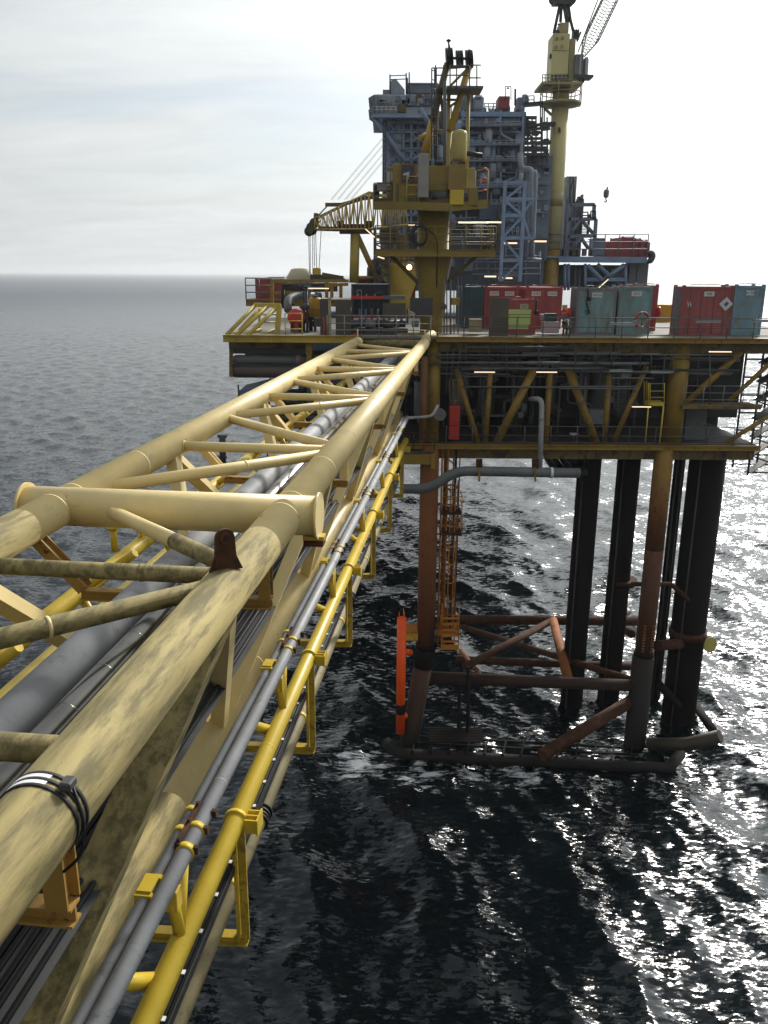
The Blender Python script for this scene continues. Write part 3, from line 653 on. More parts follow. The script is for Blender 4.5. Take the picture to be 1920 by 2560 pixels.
for q,yy in((-.2,49.97),(.12,50.1),(.3,50.6)):
    MB().tube((xc+q,yy,z0+.8),(xc+q,yy,z0+11.2),.04,n=6).build('cage_bar',ORAW,o)
for y,w in((1105,1.25),(1150,1.3)):
    z=D(965,y,50).z; MB().bb((xl0-.05,49.7,z-.12),(xl0+w,51,z)).build('landing',RUST,o)
    m=MB()
    for q in(.5,1.05): m.tube((xl0,49.7,z+q),(xl0+w,49.7,z+q),.028,n=6); m.tube((xl0+w,49.7,z+q),(xl0+w,51,z+q),.028,n=6)
    for x in(0,w*.5,w): m.tube((xl0+x,49.7,z),(xl0+x,49.7,z+1.05),.028,n=6)
    m.build('landing_rail',ORAW,o)
o=thing('leg_basket','orange yellow walkway basket wrapped round the left leg above the water','walkway',(wl(930,1370).x,50.2,D(930,1375,50).z))
zb_=D(930,1363,50).z; x0,x1=wl(872,1363).x,wl(990,1363).x
MB().bb((x0,49.9,zb_-.12),(wl(903,1360).x,51.2,zb_)).build('deck_plate',ORAW,o); MB().bb((wl(945,1360).x,49.5,zb_-.12),(x1,51.2,zb_)).build('deck_plate',ORAW,o)
MB().bb((x0,49.86,zb_-.62),(wl(903,1360).x,49.9,zb_-.13)).build('kick_plate',YELR,o)
m=MB(); w0=wl(951,1380).x; z_=D(970,1403,49.3).z
m.bb((w0,49.25,z_),(x1,49.3,z_+.35))
for i in range(5): m.bb((w0,49.3+i*.05,z_+.5+i*.38),(x1,49.55+i*.05,z_+.55+i*.38))
m.build('step_flight',ORAW,o)
for x in(w0,x1-.06):
    MB().beam((x+.03,49.27,z_),(x+.03,49.6,z_+2.3),.06,.2).build('stair_stringer',ORAW,o)
    MB().tube((x+.03,49.3,z_+.9),(x+.03,49.6,z_+3.1),.03,n=6).build('stair_rail',ORAW,o)
for q in(.5,1.05):
    MB().tube((x0,49.9,zb_+q),(x0,51.2,zb_+q),.03,n=6).build('basket_rail',ORAW,o); MB().tube((w0,50.2,zb_+q),(x1,50.2,zb_+q),.03,n=6).build('basket_rail',ORAW,o)
for i in range(4): MB().tube((w0+i*.36,50.2,zb_),(w0+i*.36,50.2,zb_+1.05),.025,n=6).build('basket_post',ORAW,o)
# landing bracket of the bridge and the dirty cross beams beyond its end
o=thing('bridge_landing','greenish weathered beam frame on the deck edge receiving the far end of the bridge','support frame',B(-5,50.6,4.2))
MB().tube(B(-7.6,50.0,3.95),B(-2.9,50.0,4.0),.24,n=18).build('landing_beam',ALGAE,o); MB().tube(B(-7.2,50.2,4.05),B(-6.2,52.5,3.65),.22,n=18).build('landing_beam',ALGAE,o)
MB().tube(B(-6.0,51.4,3.7),B(-2.4,51.8,3.6),.2,n=18).build('landing_beam',ALGAE,o); MB().tube(B(-3.1,49.9,3.8),B(-2.8,51.5,3.55),.28,n=18).build('landing_chord',PALE,o)
MB().tube(B(-6.1,51.45,3.7),B(-5.5,51.5,3.7),.12,n=14).build('yellow_sleeve',YEL,o)
o=thing('bearing_platform','small ochre bearing platform below the bridge end at the left leg','support frame',wl(905,980))
MB().bb((wl(868,980).x,49.3,D(900,998,50).z),(wl(938,980).x,49.55,D(900,978,50).z)).build('front_beam',OCH,o); MB().bb((wl(868,975).x,49.56,D(900,978,50).z),(wl(938,975).x,51,D(900,972,50).z)).build('grating',DGR,o)
MB().bb((wl(930,980).x,49.2,D(930,1006,50).z),(wl(939,980).x,49.29,D(930,974,50).z)).build('stiffener',OCH,o)
railing('handrail',[(wl(870,972).x,49.8,D(900,972,50).z),(wl(938,972).x,49.8,D(900,972,50).z)],'rusty short handrail on the small bearing platform under the bridge end',RUST,step=.7)
# horizontal sea-water pipe and its riser
z_=D(1100,1018,48.5).z
o=thing('header_pipe','long grey horizontal pipe slung below the lower deck with a bend at its left end','pipe',(8,48.5,z_))
MB().path([D(868,1056,48.6),D(928,1056,48.5),D(985,1017,48.5),D(1252,1022,48.5)],.30,.8,18).build('pipe_run',MGR,o)
for x in(1035,1156): MB().beam(D(x,1010,48.15),D(x,1040,48.15),.11,.06).build('hanger_strap',OCH,o); 
for x in(1035,1156): MB().beam(D(x,992,48.5),D(x,1012,48.5),.35,.3).build('hanger_clip',RUST,o)
MB().ring(D(1191,1021,48.5),(1,0,0),.33,.16,18).build('white_band',WHITE,o)
o=thing('riser_pipe','grey vertical drop pipe with elbow in front of the lower deck','pipe',D(1168,1015,49))
MB().path([D(1146,862,50.5),D(1171,862,49.4),D(1170,900,49.2),D(1166,1014,48.7)],.155,.5,16).build('pipe_run',GRY,o)
for y in(905,988): MB().ring(D(1169,y,49.15-.004*(y-905)),UP,.175,.1,16).build('pipe_flange',GALV,o)
for i,x in enumerate((1190,1205,1222,1238,1250)):
    one('raking_tube',MB().tube(D(x-8,990,58),D(x+14,1022,54),.22,n=12),DGR,'dark raking tubes seen below the lower deck left of the caissons','tube','raking tubes below the lower deck')
# --- pipe rack below the upper deck edge
o=thing('pipe_rack','grey rack of horizontal pipes and hanger rods just below the upper deck edge','pipe rack',(8,49.9,ZU-1.2))
z8=V(980,840,1500)
for (x0,y0,x1,y1,r,Yq) in((590,88,1440,90,.07,50.3),(300,150,560,150,.05,50.3),(590,152,1300,156,.05,50.2),(200,212,2050,218,.085,50.4),(560,262,1660,258,.035,50.2),(1040,140,1750,130,.09,50.6),(340,172,560,172,.05,50.6),(560,405,1659,410,.05,50.6),(500,325,760,322,.05,50.9)):
    ln(MB(),z8,x0,y0,x1,y1,Yq,r).build('rack_pipe',MGR,o)
for x,y0,y1 in((590,50,262),(880,50,245),(912,50,262),(1170,55,245),(1462,60,250),(772,60,215),(1640,60,250),(350,130,215),(545,90,220)): ln(MB(),z8,x,y0,x,y1,50.1,.03,n=6).build('hanger_rod',RAILD,o)
for a,b in(((555,255),(640,480)),((1440,250),(1500,400)),((1205,160),(1185,245))): ln(MB(),z8,*a,*b,50.3,.03,n=6).build('hanger_rod',RAILD,o)
z7=V(1400,680,1920)
for (x0,y0,x1,y1,r) in((0,645,480,645,.06),(30,655,1390,662,.05),(0,728,690,730,.09),(0,765,350,765,.03),(0,914,620,914,.05),(0,930,600,932,.04)): ln(MB(),z7,x0,y0,x1,y1,50.3,r).build('rack_pipe',MGR,o)
for x,y0,y1 in((125,560,760),(280,665,755),(410,560,750),(640,560,760),(730,660,800),(905,660,800),(1195,660,1060),(1380,560,665)): ln(MB(),z7,x,y0,x,y1,50.1,.035,n=6).build('hanger_rod',RAILD,o)
rn=random.Random(31)
for i in range(34):
    x0=1.4+rn.random()*17; l=2+rn.random()*6; z=ZU-.75-rn.random()*1.7; Yq=50.5+rn.random()*1.6
    MB().tube((x0,Yq,z),(min(x0+l,21.5),Yq,z+.03*(rn.random()-.5)),.025+rn.random()*.06,n=8).build('rack_pipe',rn.choice((MGR,DGR,RAILD,GALV)),o)
for i in range(26):
    x0=1.4+rn.random()*19; z=ZU-.6-rn.random()*.4; Yq=50.4+rn.random()*1.4; MB().tube((x0,Yq,z),(x0+(rn.random()-.5)*.2,Yq,z-.6-rn.random()*2.2),.018+rn.random()*.025,n=6).build('hanger_rod',rn.choice((RAILD,MGR)),o)
# --- shaded interior: bulkheads, vessels, pipework
o=thing('light_block_wall','dark bulkhead added across the back to shut out light between the two decks','wall',(5,61,ZL))  # wall put in to block light from behind the decks
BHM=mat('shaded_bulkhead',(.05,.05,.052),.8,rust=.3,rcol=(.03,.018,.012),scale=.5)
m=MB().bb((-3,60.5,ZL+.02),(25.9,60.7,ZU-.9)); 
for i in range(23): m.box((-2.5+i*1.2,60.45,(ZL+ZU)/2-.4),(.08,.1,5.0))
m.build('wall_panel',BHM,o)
rn=random.Random(11)
KM=[DGR,MGR,GALV,MGR]
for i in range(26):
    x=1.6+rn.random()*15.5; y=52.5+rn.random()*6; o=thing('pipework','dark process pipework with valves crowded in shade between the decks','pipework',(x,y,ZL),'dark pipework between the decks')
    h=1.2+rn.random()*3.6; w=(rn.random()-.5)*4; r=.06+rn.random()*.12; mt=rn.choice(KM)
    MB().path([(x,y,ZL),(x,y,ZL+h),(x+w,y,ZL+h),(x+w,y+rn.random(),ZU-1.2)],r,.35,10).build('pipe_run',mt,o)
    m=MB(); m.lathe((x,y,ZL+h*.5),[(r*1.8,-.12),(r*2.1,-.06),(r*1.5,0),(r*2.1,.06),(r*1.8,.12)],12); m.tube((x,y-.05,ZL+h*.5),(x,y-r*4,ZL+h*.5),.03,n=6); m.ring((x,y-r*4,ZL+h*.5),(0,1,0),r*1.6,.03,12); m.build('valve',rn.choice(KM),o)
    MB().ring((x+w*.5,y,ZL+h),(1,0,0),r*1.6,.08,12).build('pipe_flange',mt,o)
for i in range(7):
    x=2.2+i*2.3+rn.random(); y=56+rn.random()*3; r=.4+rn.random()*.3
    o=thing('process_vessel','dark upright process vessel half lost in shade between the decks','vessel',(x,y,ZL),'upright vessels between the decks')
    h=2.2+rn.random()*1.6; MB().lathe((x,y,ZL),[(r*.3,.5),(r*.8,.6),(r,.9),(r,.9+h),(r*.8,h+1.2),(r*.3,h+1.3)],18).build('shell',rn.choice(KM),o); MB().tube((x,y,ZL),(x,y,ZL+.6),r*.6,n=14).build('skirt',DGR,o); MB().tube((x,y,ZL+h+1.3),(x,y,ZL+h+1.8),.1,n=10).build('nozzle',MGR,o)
# things standing on the lower deck front
def cabinet(x0,y0,x1,y1,Y,dep,v,name,label,mt,cat='cabinet',door=True):
    a=v(x0,(y0+y1)/2,Y).x; b=v(x1,(y0+y1)/2,Y).x; zt=v((x0+x1)/2,y0,Y).z; zb=v((x0+x1)/2,y1,Y).z
    o=thing(name,label,cat,((a+b)/2,Y+dep/2,zb)); MB().bb((a,Y,zb),(b,Y+dep,zt),.02).build('body',mt,o)
    if door:
        MB().bb((a+.05,Y-.025,zb+.08),(b-.05,Y-.003,zt-.08),.005).build('door',mt,o); MB().box((b-.12,Y-.05,(zt+zb)/2),(.03,.05,.16)).build('handle',DGR,o)
    return o
REDC=mat('red_container_paint',(.33,.062,.060),.6,rust=.40,scale=.8,dirt=(.20,.07,.06),dirtamt=.55,streak=(1.4,1,.4))
REDB=mat('signal_red_paint',(.50,.04,.03),.45,rust=.12)
cabinet(455,560,540,828,50.45,.5,z8,'hose_cabinet','tall narrow red fire cabinet on the lower deck behind the rail',REDB,'fire cabinet')
cabinet(995,1095,1165,1352,52,.9,z7,'electrical_cabinet','wide grey double cabinet on the lower deck right of the yellow column',MGR)
cabinet(235,1095,345,1215,52.5,.6,z7,'control_panel','small grey panel mounted on posts between diagonal braces',GALV,'control panel')
cabinet(490,810,550,845,51.5,.3,z7,'junction_box','little grey junction box under a strip light beside the thin yellow brace',GALV,'junction box',False)
c=z8(382,628,50.0); o=thing('hose_reel','round grey disc shaped hose reel with red centre beside the ochre column','hose reel',c)
MB().lathe(c,[(.36,0),(.38,.03),(.38,.16),(.36,.19)],22,(0,1,0)).build('drum_face',MGR,o); MB().ring(c+Vector((0,-.01,0)),(0,1,0),.07,.05,12).build('hub',REDB,o)
for q in(-.28,.28): MB().beam(c+Vector((q*.7,.1,-.3)),c+Vector((q,.1,-.75)),.04,.04).build('leg',RAILD,o)
# hook hanging in yellow frame
o=thing('hoist_hook','steel hook hanging in a slim yellow lifting frame above the red cabinet','hook',z8(500,520,50.2))
for x in(458,490,530): ln(MB(),z8,x,350,x,515,50.2,.022,n=6).build('drop_rod',OCH,o)
for y in(350,515): ln(MB(),z8,455,y,550,y,50.2,.025,n=6).build('cross_bar',OCH,o)
MB().path([z8(497,495,50.1),z8(508,515,50.1),z8(490,530,50.1),z8(500,540,50.1),z8(507,525,50.1)],.02,.05,6).build('hook',GALV,o)
# ladder platform, bright yellow, beside the right column
o=thing('ladder_platform','bright yellow railed access platform with ladder legs beside the thick ochre column','access platform',z7(760,1350,50.2))
rect(MB(),z7,700,1040,832,1068,49.9,.9).build('platform_deck',YEL,o)
for x in(705,718,832): ln(MB(),z7,x,885,x,1050,49.9,.03,n=8).build('post',YEL,o)
for y in(890,950,1000): ln(MB(),z7,718,y,835,y,49.9,.025,n=8).build('rail',YEL if y>900 else GALV,o)
ln(MB(),z7,706,1070,680,1360,49.9,.04,n=8).build('leg',YEL,o); ln(MB(),z7,826,1070,795,1360,49.9,.05,n=8).build('leg',YEL,o)
for x in(672,690): ln(MB(),z7,x,870,x,1050,50.3,.04,n=8).build('back_post',OCH,o)
o=thing('wall_ladder','grey vertical ladder behind the braces on the lower deck','ladder',z7(445,1040,51.5))
for x in(428,468): ln(MB(),z7,x,800,x,1110,51.5,.03,n=6).build('stringer',GALV,o)
m=MB()
for i in range(12): ln(m,z7,428,815+i*25,468,815+i*25,51.5,.02,n=6)
m.build('rung_set',GALV,o)
for x in(185,165): one('riser_pipe',ln(MB(),z7,x+20 if x>170 else x,760,x,1240,51.6,.12 if x>170 else .08,n=14),MGR,'grey vertical riser pipe behind the long diagonal brace, %s'%('thicker of two' if x>170 else 'thinner of two'),'pipe')
o=thing('drain_bowl','white round drip bowl on a stem at the lower deck edge','bowl',z7(110,1310,50.4)); MB().lathe(z7(110,1300,50.4),[(.05,-.05),(.26,.05),(.28,.1),(.24,.1)],18).build('bowl',OFF,o); ln(MB(),z7,110,1300,110,1340,50.4,.03,n=6).build('stem',GALV,o)
# railings
railing('handrail',[(D(963,962,YF).x,YF+.02,ZL),(23,YF+.02,ZL)],'grimy handrail along the front edge of the lower deck',RAILD,1.15,1.55,(1.0,.5,.12),.03)
railing('handrail',[(D(1478,878,YF).x,YF+.32,zm),(23,YF+.32,zm)],'grey handrail on the raised walkway at the right of the lower deck',GALV,1.25,1.35,(1.0,.66,.33),.028,toe=OCHD)
railing('handrail',[(D(945,733,YF).x,YF+.02,ZU),(XR,YF+.02,ZU)],'grimy grey handrail along the upper deck edge right of the crane',RAILD,1.15,1.55,(1.0,.52,.14),.032)
railing('handrail',[(D(707,733,YF).x,YF+.02,ZU),(D(930,733,YF).x,YF+.02,ZU)],'light grey handrail along the upper deck edge above the bridge end',GALV,1.2,1.1,(1.0,.62,.3),.03)
# strip lights
for x,y,l,w,lb in((1047,803,1,1.3,'lit strip light under the upper deck, left of the long ochre diagonal'),(1181,803,1,1.3,'lit strip light under the upper deck over the vertical ochre brace'),(1341,801,0,1.4,'unlit strip light over the upright brace nearest the wall ladder'),(1430,804,0,1.4,'unlit strip light hanging just left of the thick ochre column'),(1556,759,1,1.4,'lit strip light below the red container at the right'),(1386,878,1,1.2,'thin glowing strip light beside the bright yellow access platform')):
    lamp(D(x,y-2,49.9),w,lb,bool(l))
for x,y,lb in((1347,698,'unlit strip light bracketed to the upper rail before the teal containers'),(1530,693,'unlit strip light bracketed to the upper rail before the red container'),(1655,692,'unlit strip light bracketed to the upper rail at the right frame edge')): lamp(D(x,y,49.75),1.5,lb,False)
# tangle of stairs and braces beyond the right end
o=thing('stair_tower','dark lattice stair tower at the right end of the lower deck against the bright sea','stair tower',(24.2,52,14))
rn=random.Random(5)
for i in range(3):
    for j in range(2): MB().tube((23.2+i*1.6,51.5+j*2.4,ZL-2.2),(23.2+i*1.6,51.5+j*2.4,ZU-.3),.07,n=8).build('upright',DGR,o)
for k in range(7):
    z=ZL-2+k*1.15
    MB().beam((23.2,51.5,z),(26.5,51.5,z),.1,.1).build('tie_beam',DGR,o); MB().beam((23.2,53.9,z),(26.5,53.9,z),.1,.1).build('tie_beam',DGR,o)
    MB().beam((23.2,51.5,z),(26.4,53.9,z+1.1),.5,.07).build('stair_flight',DGR,o); MB().tube((26.4,51.5,z),(23.2,51.5,z+1.1),.05,n=6).build('brace',DGR,o)
    MB().tube((23.2,51.5,z+1.0),(26.4,53.9,z+2.1),.03,n=6).build('stair_rail',DGR,o)
# ---------------------------------------------------------------- containers and gear on the upper deck
TEAL=mat('teal_container_paint',(.17,.30,.32),.6,rust=.46,rcol=(.085,.045,.025),scale=.9,dirt=(.17,.175,.135),dirtamt=.72,streak=(1.4,1,.35))
BLUEC=mat('pale_blue_container_paint',(.17,.29,.36),.55,rust=.36,scale=.9,dirt=(.17,.18,.12),dirtamt=.55,streak=(1,1,.5))
DTEAL=mat('dark_teal_container_paint',(.05,.095,.11),.6,rust=.35,scale=.8)
ROSE=mat('faded_red_container_paint',(.33,.085,.082),.6,rust=.36,rcol=(.09,.035,.025),scale=.9,dirt=(.19,.075,.065),dirtamt=.6,streak=(1.4,1,.4))
GSIDE=mat('greyed_container_side',(.17,.15,.16),.65,rust=.3,scale=.8)
NAVY=mat('navy_module_paint',(.012,.018,.030),.5,rust=.1)
BROWNP=mat('brown_grey_windwall',(.085,.072,.062),.7,var=.08,rust=.05)
LIME=mat('pale_lime_paint',(.40,.52,.17),.5,rust=.06,var=.06)
TXT=mat('black_lettering',(.02,.02,.02),.6,bump=0,var=0)
def text(s,p,size,parent,mt=TXT,name='lettering'):
    cu=bpy.data.curves.new(name,'FONT'); cu.body=s; cu.size=size; cu.align_x='CENTER'; cu.align_y='CENTER'; cu.extrude=.004
    tmp=bpy.data.objects.new(name,cu); me=bpy.data.meshes.new_from_object(tmp); bpy.data.objects.remove(tmp); bpy.data.curves.remove(cu)
    me.materials.clear(); me.materials.append(mt); o=bpy.data.objects.new(name,me); COL.objects.link(o)
    o.rotation_euler=(R(90),0,0); o.parent=parent; o.location=Vector(p)-Vector(parent.location); return o
PLATE=mat('white_number_plate',(.62,.62,.60),.5,var=.05,bump=0)
def container(v,x0,y0,x1,Y,dep,label,mt,side=None,num=None,nx=(.28,.72),group=None,corr=True,doors=True,name='shipping_container',zbase=None,plate=PLATE,tx=TXT,bar=None):
    zb=ZU if zbase is None else zbase
    a=v(x0,y0+40,Y).x; b=v(x1,y0+40,Y).x; zt=v((x0+x1)/2,y0,Y).z; w=b-a; h=zt-zb
    o=thing(name,label,'container',((a+b)/2,Y+dep/2,zb),group); side=side or mt; bar=bar or mt
    m=MB()
    for x in(a+.06,b-.06):
        for y in(Y+.06,Y+dep-.06): m.box((x,y,zb+h/2),(.12,.12,h))
    for z in(zb+.07,zt-.07):
        for y in(Y+.06,Y+dep-.06): m.box(((a+b)/2,y,z),(w-.24,.12,.14))
        for x in(a+.06,b-.06): m.box((x,Y+dep/2,z),(.12,dep-.24,.14))
    for x in(a+.1,b-.1):
        for y in(Y+.1,Y+dep-.1): m.box((x,y,zt+.04),(.18,.16,.10))
    m.build('corner_frame',bar,o)
    for sx in(a+.04,b-.04):
        m=MB(); m.box((sx,Y+dep/2,zb+h/2),(.03,dep-.24,h-.28)); 
        k=int(dep/.3)
        for i in range(k): m.box((sx+(-.02 if sx<(a+b)/2 else .02),Y+.25+i*.3,zb+h/2),(.03,.12,h-.3))
        m.build('side_panel',side,o)
    MB().box(((a+b)/2,Y+dep/2,zt-.05),(w-.24,dep-.24,.04)).build('roof_panel',side,o); MB().box(((a+b)/2,Y+dep-.04,zb+h/2),(w-.24,.03,h-.28)).build('rear_panel',side,o)
    n=2 if doors else 1
    for k in range(n):
        xa=a+.12+k*(w-.24)/n+.008; xb_=a+.12+(k+1)*(w-.24)/n-.008
        m=MB().bb((xa,Y+.03,zb+.15),(xb_,Y+.06,zt-.15))
        if corr:
            q=int((xb_-xa)/.28)
            for i in range(q): m.bb((xa+.1+i*.28,Y+.012,zb+.2),(xa+.22+i*.28,Y+.028,zt-.2))
        m.build('door' if doors else 'front_panel',mt,o)
        if doors:
            for q in(.3,.75): MB().tube((xa+(xb_-xa)*q,Y-.005,zb+.12),(xa+(xb_-xa)*q,Y-.005,zt-.12),.018,n=8).build('lock_rod',mt,o)
    if num:
        for q in nx:
            x=a+w*q; MB().box((x,Y-.022,zt-.42),(.62 if w>2 else .5,.012,.28)).build('number_plate',plate,o); text(num,(x,Y-.032,zt-.42),.21,o,tx)
    for q in(.15,.85): MB().path([(a+w*q,Y+.15,zt+.09),(a+w*(.5+(q-.5)*.4),Y+dep*.4,zt+.14),(a+w*.5,Y+dep*.5,zt+.1)],.022,.1,6).build('sling_wire',RAILD,o)
    return o
z6=V(1080,680,1560); z5=V(540,660,1100)
container(z6,455,130,755,58,6,'red container with two white plates reading 44357, behind the lime panels',REDC,num='44357')
container(z6,812,132,1130,58,6,'red container with two white plates reading 44360, right of the other red one',REDC,num='44360')
container(z6,262,128,448,58,5,'narrow dark teal container left of the first red one',DTEAL)
t_=container(z7,140,128,455,52.6,1.9,'teal container with hanging chain and plate 44254, left of its teal neighbour',TEAL,GSIDE,'44254',(.5,),corr=False,doors=False,bar=GSIDE)
m=MB()
for i in range(16):
    q=i/15; p=z7(218+math.sin(q*9)*8,140+q*190,52.45)
    m.lathe(p,[(.05,-.02),(.06,0),(.05,.02)],8,(0,1,0) if i%2 else (1,0,0)); m.tube(p+Vector((0,0,.09)),p-Vector((0,0,.09)),.035,n=6)
m.lathe(z7(222,320,52.45),[(.12,-.03),(.15,0),(.12,.03)],12,(0,1,0)); m.lathe(z7(232,215,52.45),[(.10,-.03),(.13,0),(.10,.03)],12,(0,1,0))
one('sling_chain',m,BLK,'dark lifting chain with rings draped down the front of the teal container','chain')
container(z7,472,118,742,52.9,1.9,'teal container with red right edge and lifebuoy in front',TEAL,TEAL,'4357',(.52,),corr=False,doors=False)
container(z7,560,108,788,56.5,3,'red container hidden behind the teal one, only its right edge showing',REDC)
container(z7,978,118,1390,51.9,1.7,'faded red container with grey side and white hazard diamond',ROSE,GSIDE,'448',(.52,),corr=False,bar=ROSE)
container(z7,1396,110,1640,51.9,1.7,'pale blue container at the right, beside the faded red one',BLUEC,BLUEC,'44 704',(.5,),corr=False,doors=False,bar=BLUEC)
c=z7(1325,255,51.87); m=MB().quad([c+Vector((0,0,.42)),c+Vector((-.42,0,0)),c+Vector((0,0,-.42)),c+Vector((.42,0,0))],.012,(0,1,0)); 
dg=one('hazard_diamond',m,PLATE,'white diamond hazard placard stuck on the faded red container','placard')
m=MB().quad([c+Vector((-.14,-.012,-.05)),c+Vector((.02,-.012,-.16)),c+Vector((.16,-.012,.06)),c+Vector((.0,-.012,.14))],.01,(0,1,0)); sub(m,'placard_symbol',mat('blue_mark',(.05,.10,.2),.6,bump=0),dg)
m=MB(); 
for q in(0,.16): m.quad([z7(1015+q*120,225,51.87),z7(1022+q*120,285,51.87),z7(1030+q*120,260,51.87)],.01,(0,1,0))
one('torn_sticker',m,PLATE,'torn white sticker remains on the left of the faded red container','sticker')
# red skip, lime panels, panel wall, crates
sk=container(z6,662,236,905,52.2,1.5,'low red skip with plate 347 and hanging sling behind the lime panels',REDC,num='347',nx=(.56,),doors=False,corr=False,name='waste_skip',plate=mat('beige_plate',(.42,.36,.25),.6))
m=MB(); m.path([z6(905,235,52.0),z6(900,300,52.0),z6(897,370,52)],.05,.1,8); m.lathe(z6(900,350,52),[(.12,-.03),(.15,0),(.12,.03)],10,(0,1,0)); one('wire_sling',m,BLK,'dark wire sling hanging on the right end of the red skip','sling')
o=thing('lime_board','stack of pale lime green boards fixed behind the upper deck rail','board',z6(757,490,50.5))
for x0,y0,x1,y1 in((662,325,856,366),(662,374,742,455),(748,374,850,455),(662,462,832,492)): rect(MB(),z6,x0,y0,x1,y1,50.5,.05,.01).build('board',LIME,o)
def wall(v,x0,y0,x1,y1,Y,label,mt=BROWNP,name='wind_wall',cat='wind wall'):
    o=thing(name,label,cat,v((x0+x1)/2,y1,Y)); rect(MB(),v,x0,y0,x1,y1,Y,.05).build('panel',mt,o)
    for x in(x0+8,x1-8): 
        a=v(x,y0,Y+.1); b=v(x,y1,Y+.1); MB().beam((a.x,a.y,b.z),a,.08,.08).build('stanchion',RAILD,o)
    return o
wall(z6,500,222,660,560,51.0,'brown grey wind wall panel before the red container 44357')
wall(z5,770,258,853,530,51.0,'narrower brown grey wind wall above the left bridge chord end')
wall(z5,886,268,1000,530,51.0,'wider brown grey wind wall beside the navy module')
wall(z5,1236,290,1404,400,51.3,'low brown panel on posts right of the navy module')
wall(z5,1437,252,1604,380,51.6,'dark grey steel panel left of the front crane pedestal',DGR)
cabinet(1450,420,1503,468,50.8,.3,z5,'junction_box','small grey box on the rail before the dark grey panel',MGR,'junction box')
o=thing('wall_flange','pale flanged edge strip standing beside the narrower wind wall','post',z5(842,400,50.9)); rect(MB(),z5,832,252,853,525,50.9,.05).build('strip',mat('pale_strip',(.36,.33,.2),.6,rust=.2),o); rect(MB(),z5,830,250,855,262,50.88,.1).build('cap',GALV,o)
# crates and bits along the right rail
def crate(v,x0,y0,x1,y1,Y,dep,label,mt,lid=None,name='deck_box',cat='box'):
    o=thing(name,label,cat,v((x0+x1)/2,y1,Y)); rect(MB(),v,x0,y0+6,x1,y1,Y,dep,.015).build('body',mt,o); rect(MB(),v,x0-3,y0,x1+3,y0+7,Y-.02,dep+.04,.01).build('lid',lid or mt,o); return o
crate(z6,328,408,432,520,51.5,.7,'beige wooden crate by the dark teal container',mat('plywood',(.26,.21,.13),.7,rust=.1))
crate(z6,962,432,1100,530,51.2,.8,'pinkish white deck box with beige lid behind the rail',mat('pinkish_white',(.36,.28,.31),.6,rust=.08),mat('beige_lid',(.40,.36,.28),.6))
crate(z6,985,360,1082,430,51.6,.6,'dark green box standing on top of the pinkish white box',mat('dark_green_paint',(.02,.05,.045),.5))
crate(z6,945,365,990,412,52.2,.5,'small lilac drum shaped box between red skip and dark green box',mat('lilac_plastic',(.40,.36,.45),.5))
o=thing('air_winch','small red winch with yellow frame between red container and teal container','winch',z6(1160,400,53)); MB().tube(z6(1130,350,53),z6(1195,350,53),.28,n=16).build('drum',REDB,o); rect(MB(),z6,1122,330,1200,395,53.4,.4).build('base',REDC,o); rect(MB(),z6,1130,285,1170,320,53.2,.2).build('bracket',YEL,o)
rn=random.Random(21)
for i in range(9):
    x=1120+rn.random()*85; p=z6(x,470+rn.random()*70,51.3+rn.random()); o=thing('valve_stand','dark valve stand with handwheel crowded beside the pinkish deck box','valve',(p.x,p.y,ZU),'valve stands by the teal container')
    h=.5+rn.random()*.9; MB().tube((p.x,p.y,ZU),(p.x,p.y,ZU+h),.05,n=8).build('stem',RAILD,o); MB().lathe((p.x,p.y,ZU+h*.6),[(.06,-.12),(.13,-.05),(.13,.05),(.06,.12)],10).build('bonnet',DGR,o); MB().ring((p.x,p.y-.02,ZU+h),UP,.14,.03,12).build('handwheel',MGR,o)
o=thing('yellow_bin','large orange yellow bin at the far edge of the deck between containers','bin',z7(830,400,68)); rect(MB(),z7,740,265,905,425,68,2.0,.05).build('body',mat('orange_yellow_paint',(.48,.24,.012),.5,rust=.1),o); rect(MB(),z7,736,260,909,272,67.97,2.1).build('rim',YELR,o)
one('red_beacon',MB().lathe(z7(780,318,56),[(.25,-.1),(.34,0),(.34,.12),(.15,.2)],12,(1,0,0)),REDB,'round red fitting on the edge of the red container by the gap','fitting')
# lifebuoy
c=z7(655,383,50.25); o=thing('lifebuoy','faded red and white lifebuoy ring hung on the rail before the teal container','lifebuoy',c)
m=MB(); P=[]; nn=28
for i in range(nn+1):
    q=2*math.pi*i/nn; P.append(c+Vector((.42*math.cos(q),0,.42*math.sin(q))))
for i in range(nn):
    m.m=1 if i%7==0 else 0; m.tube(P[i],P[i+1],.085,n=10,caps=False)
m.build('ring',[mat('faded_buoy_red',(.33,.08,.07),.6,rust=.1),OFF],o); m=MB()
for q in(.5,2.6,4.7): m.tube(c,c+Vector((.36*math.cos(q),0.02,.36*math.sin(q))),.03,n=6)
m.build('bracket',RAILD,o)
# dark teal container foot clutter near the crane: pipes and post
for i,(x,y0,y1,r) in enumerate(((105,60,560,.05),(128,40,560,.035),(160,60,560,.06),(190,80,560,.03),(225,40,560,.04),(250,20,330,.05))):
    one('standpipe',ln(MB(),z6,x,y0,x,y1,52+.2*i,r),RAILD if i%2 else MGR,'thin vertical standpipe right of the front crane pedestal','pipe','standpipes right of the crane pedestal')
one('flood_lamp',MB().lathe(z6(97,300,51),[(.12,-.15),(.2,-.05),(.2,.1),(.1,.18)],14,(1,0,0)),DGR,'round dark drum shaped fitting on the right side of the crane column','fitting')
crate(z6,170,225,240,285,52,.6,'small ochre box beside the standpipes at the crane',OCH)
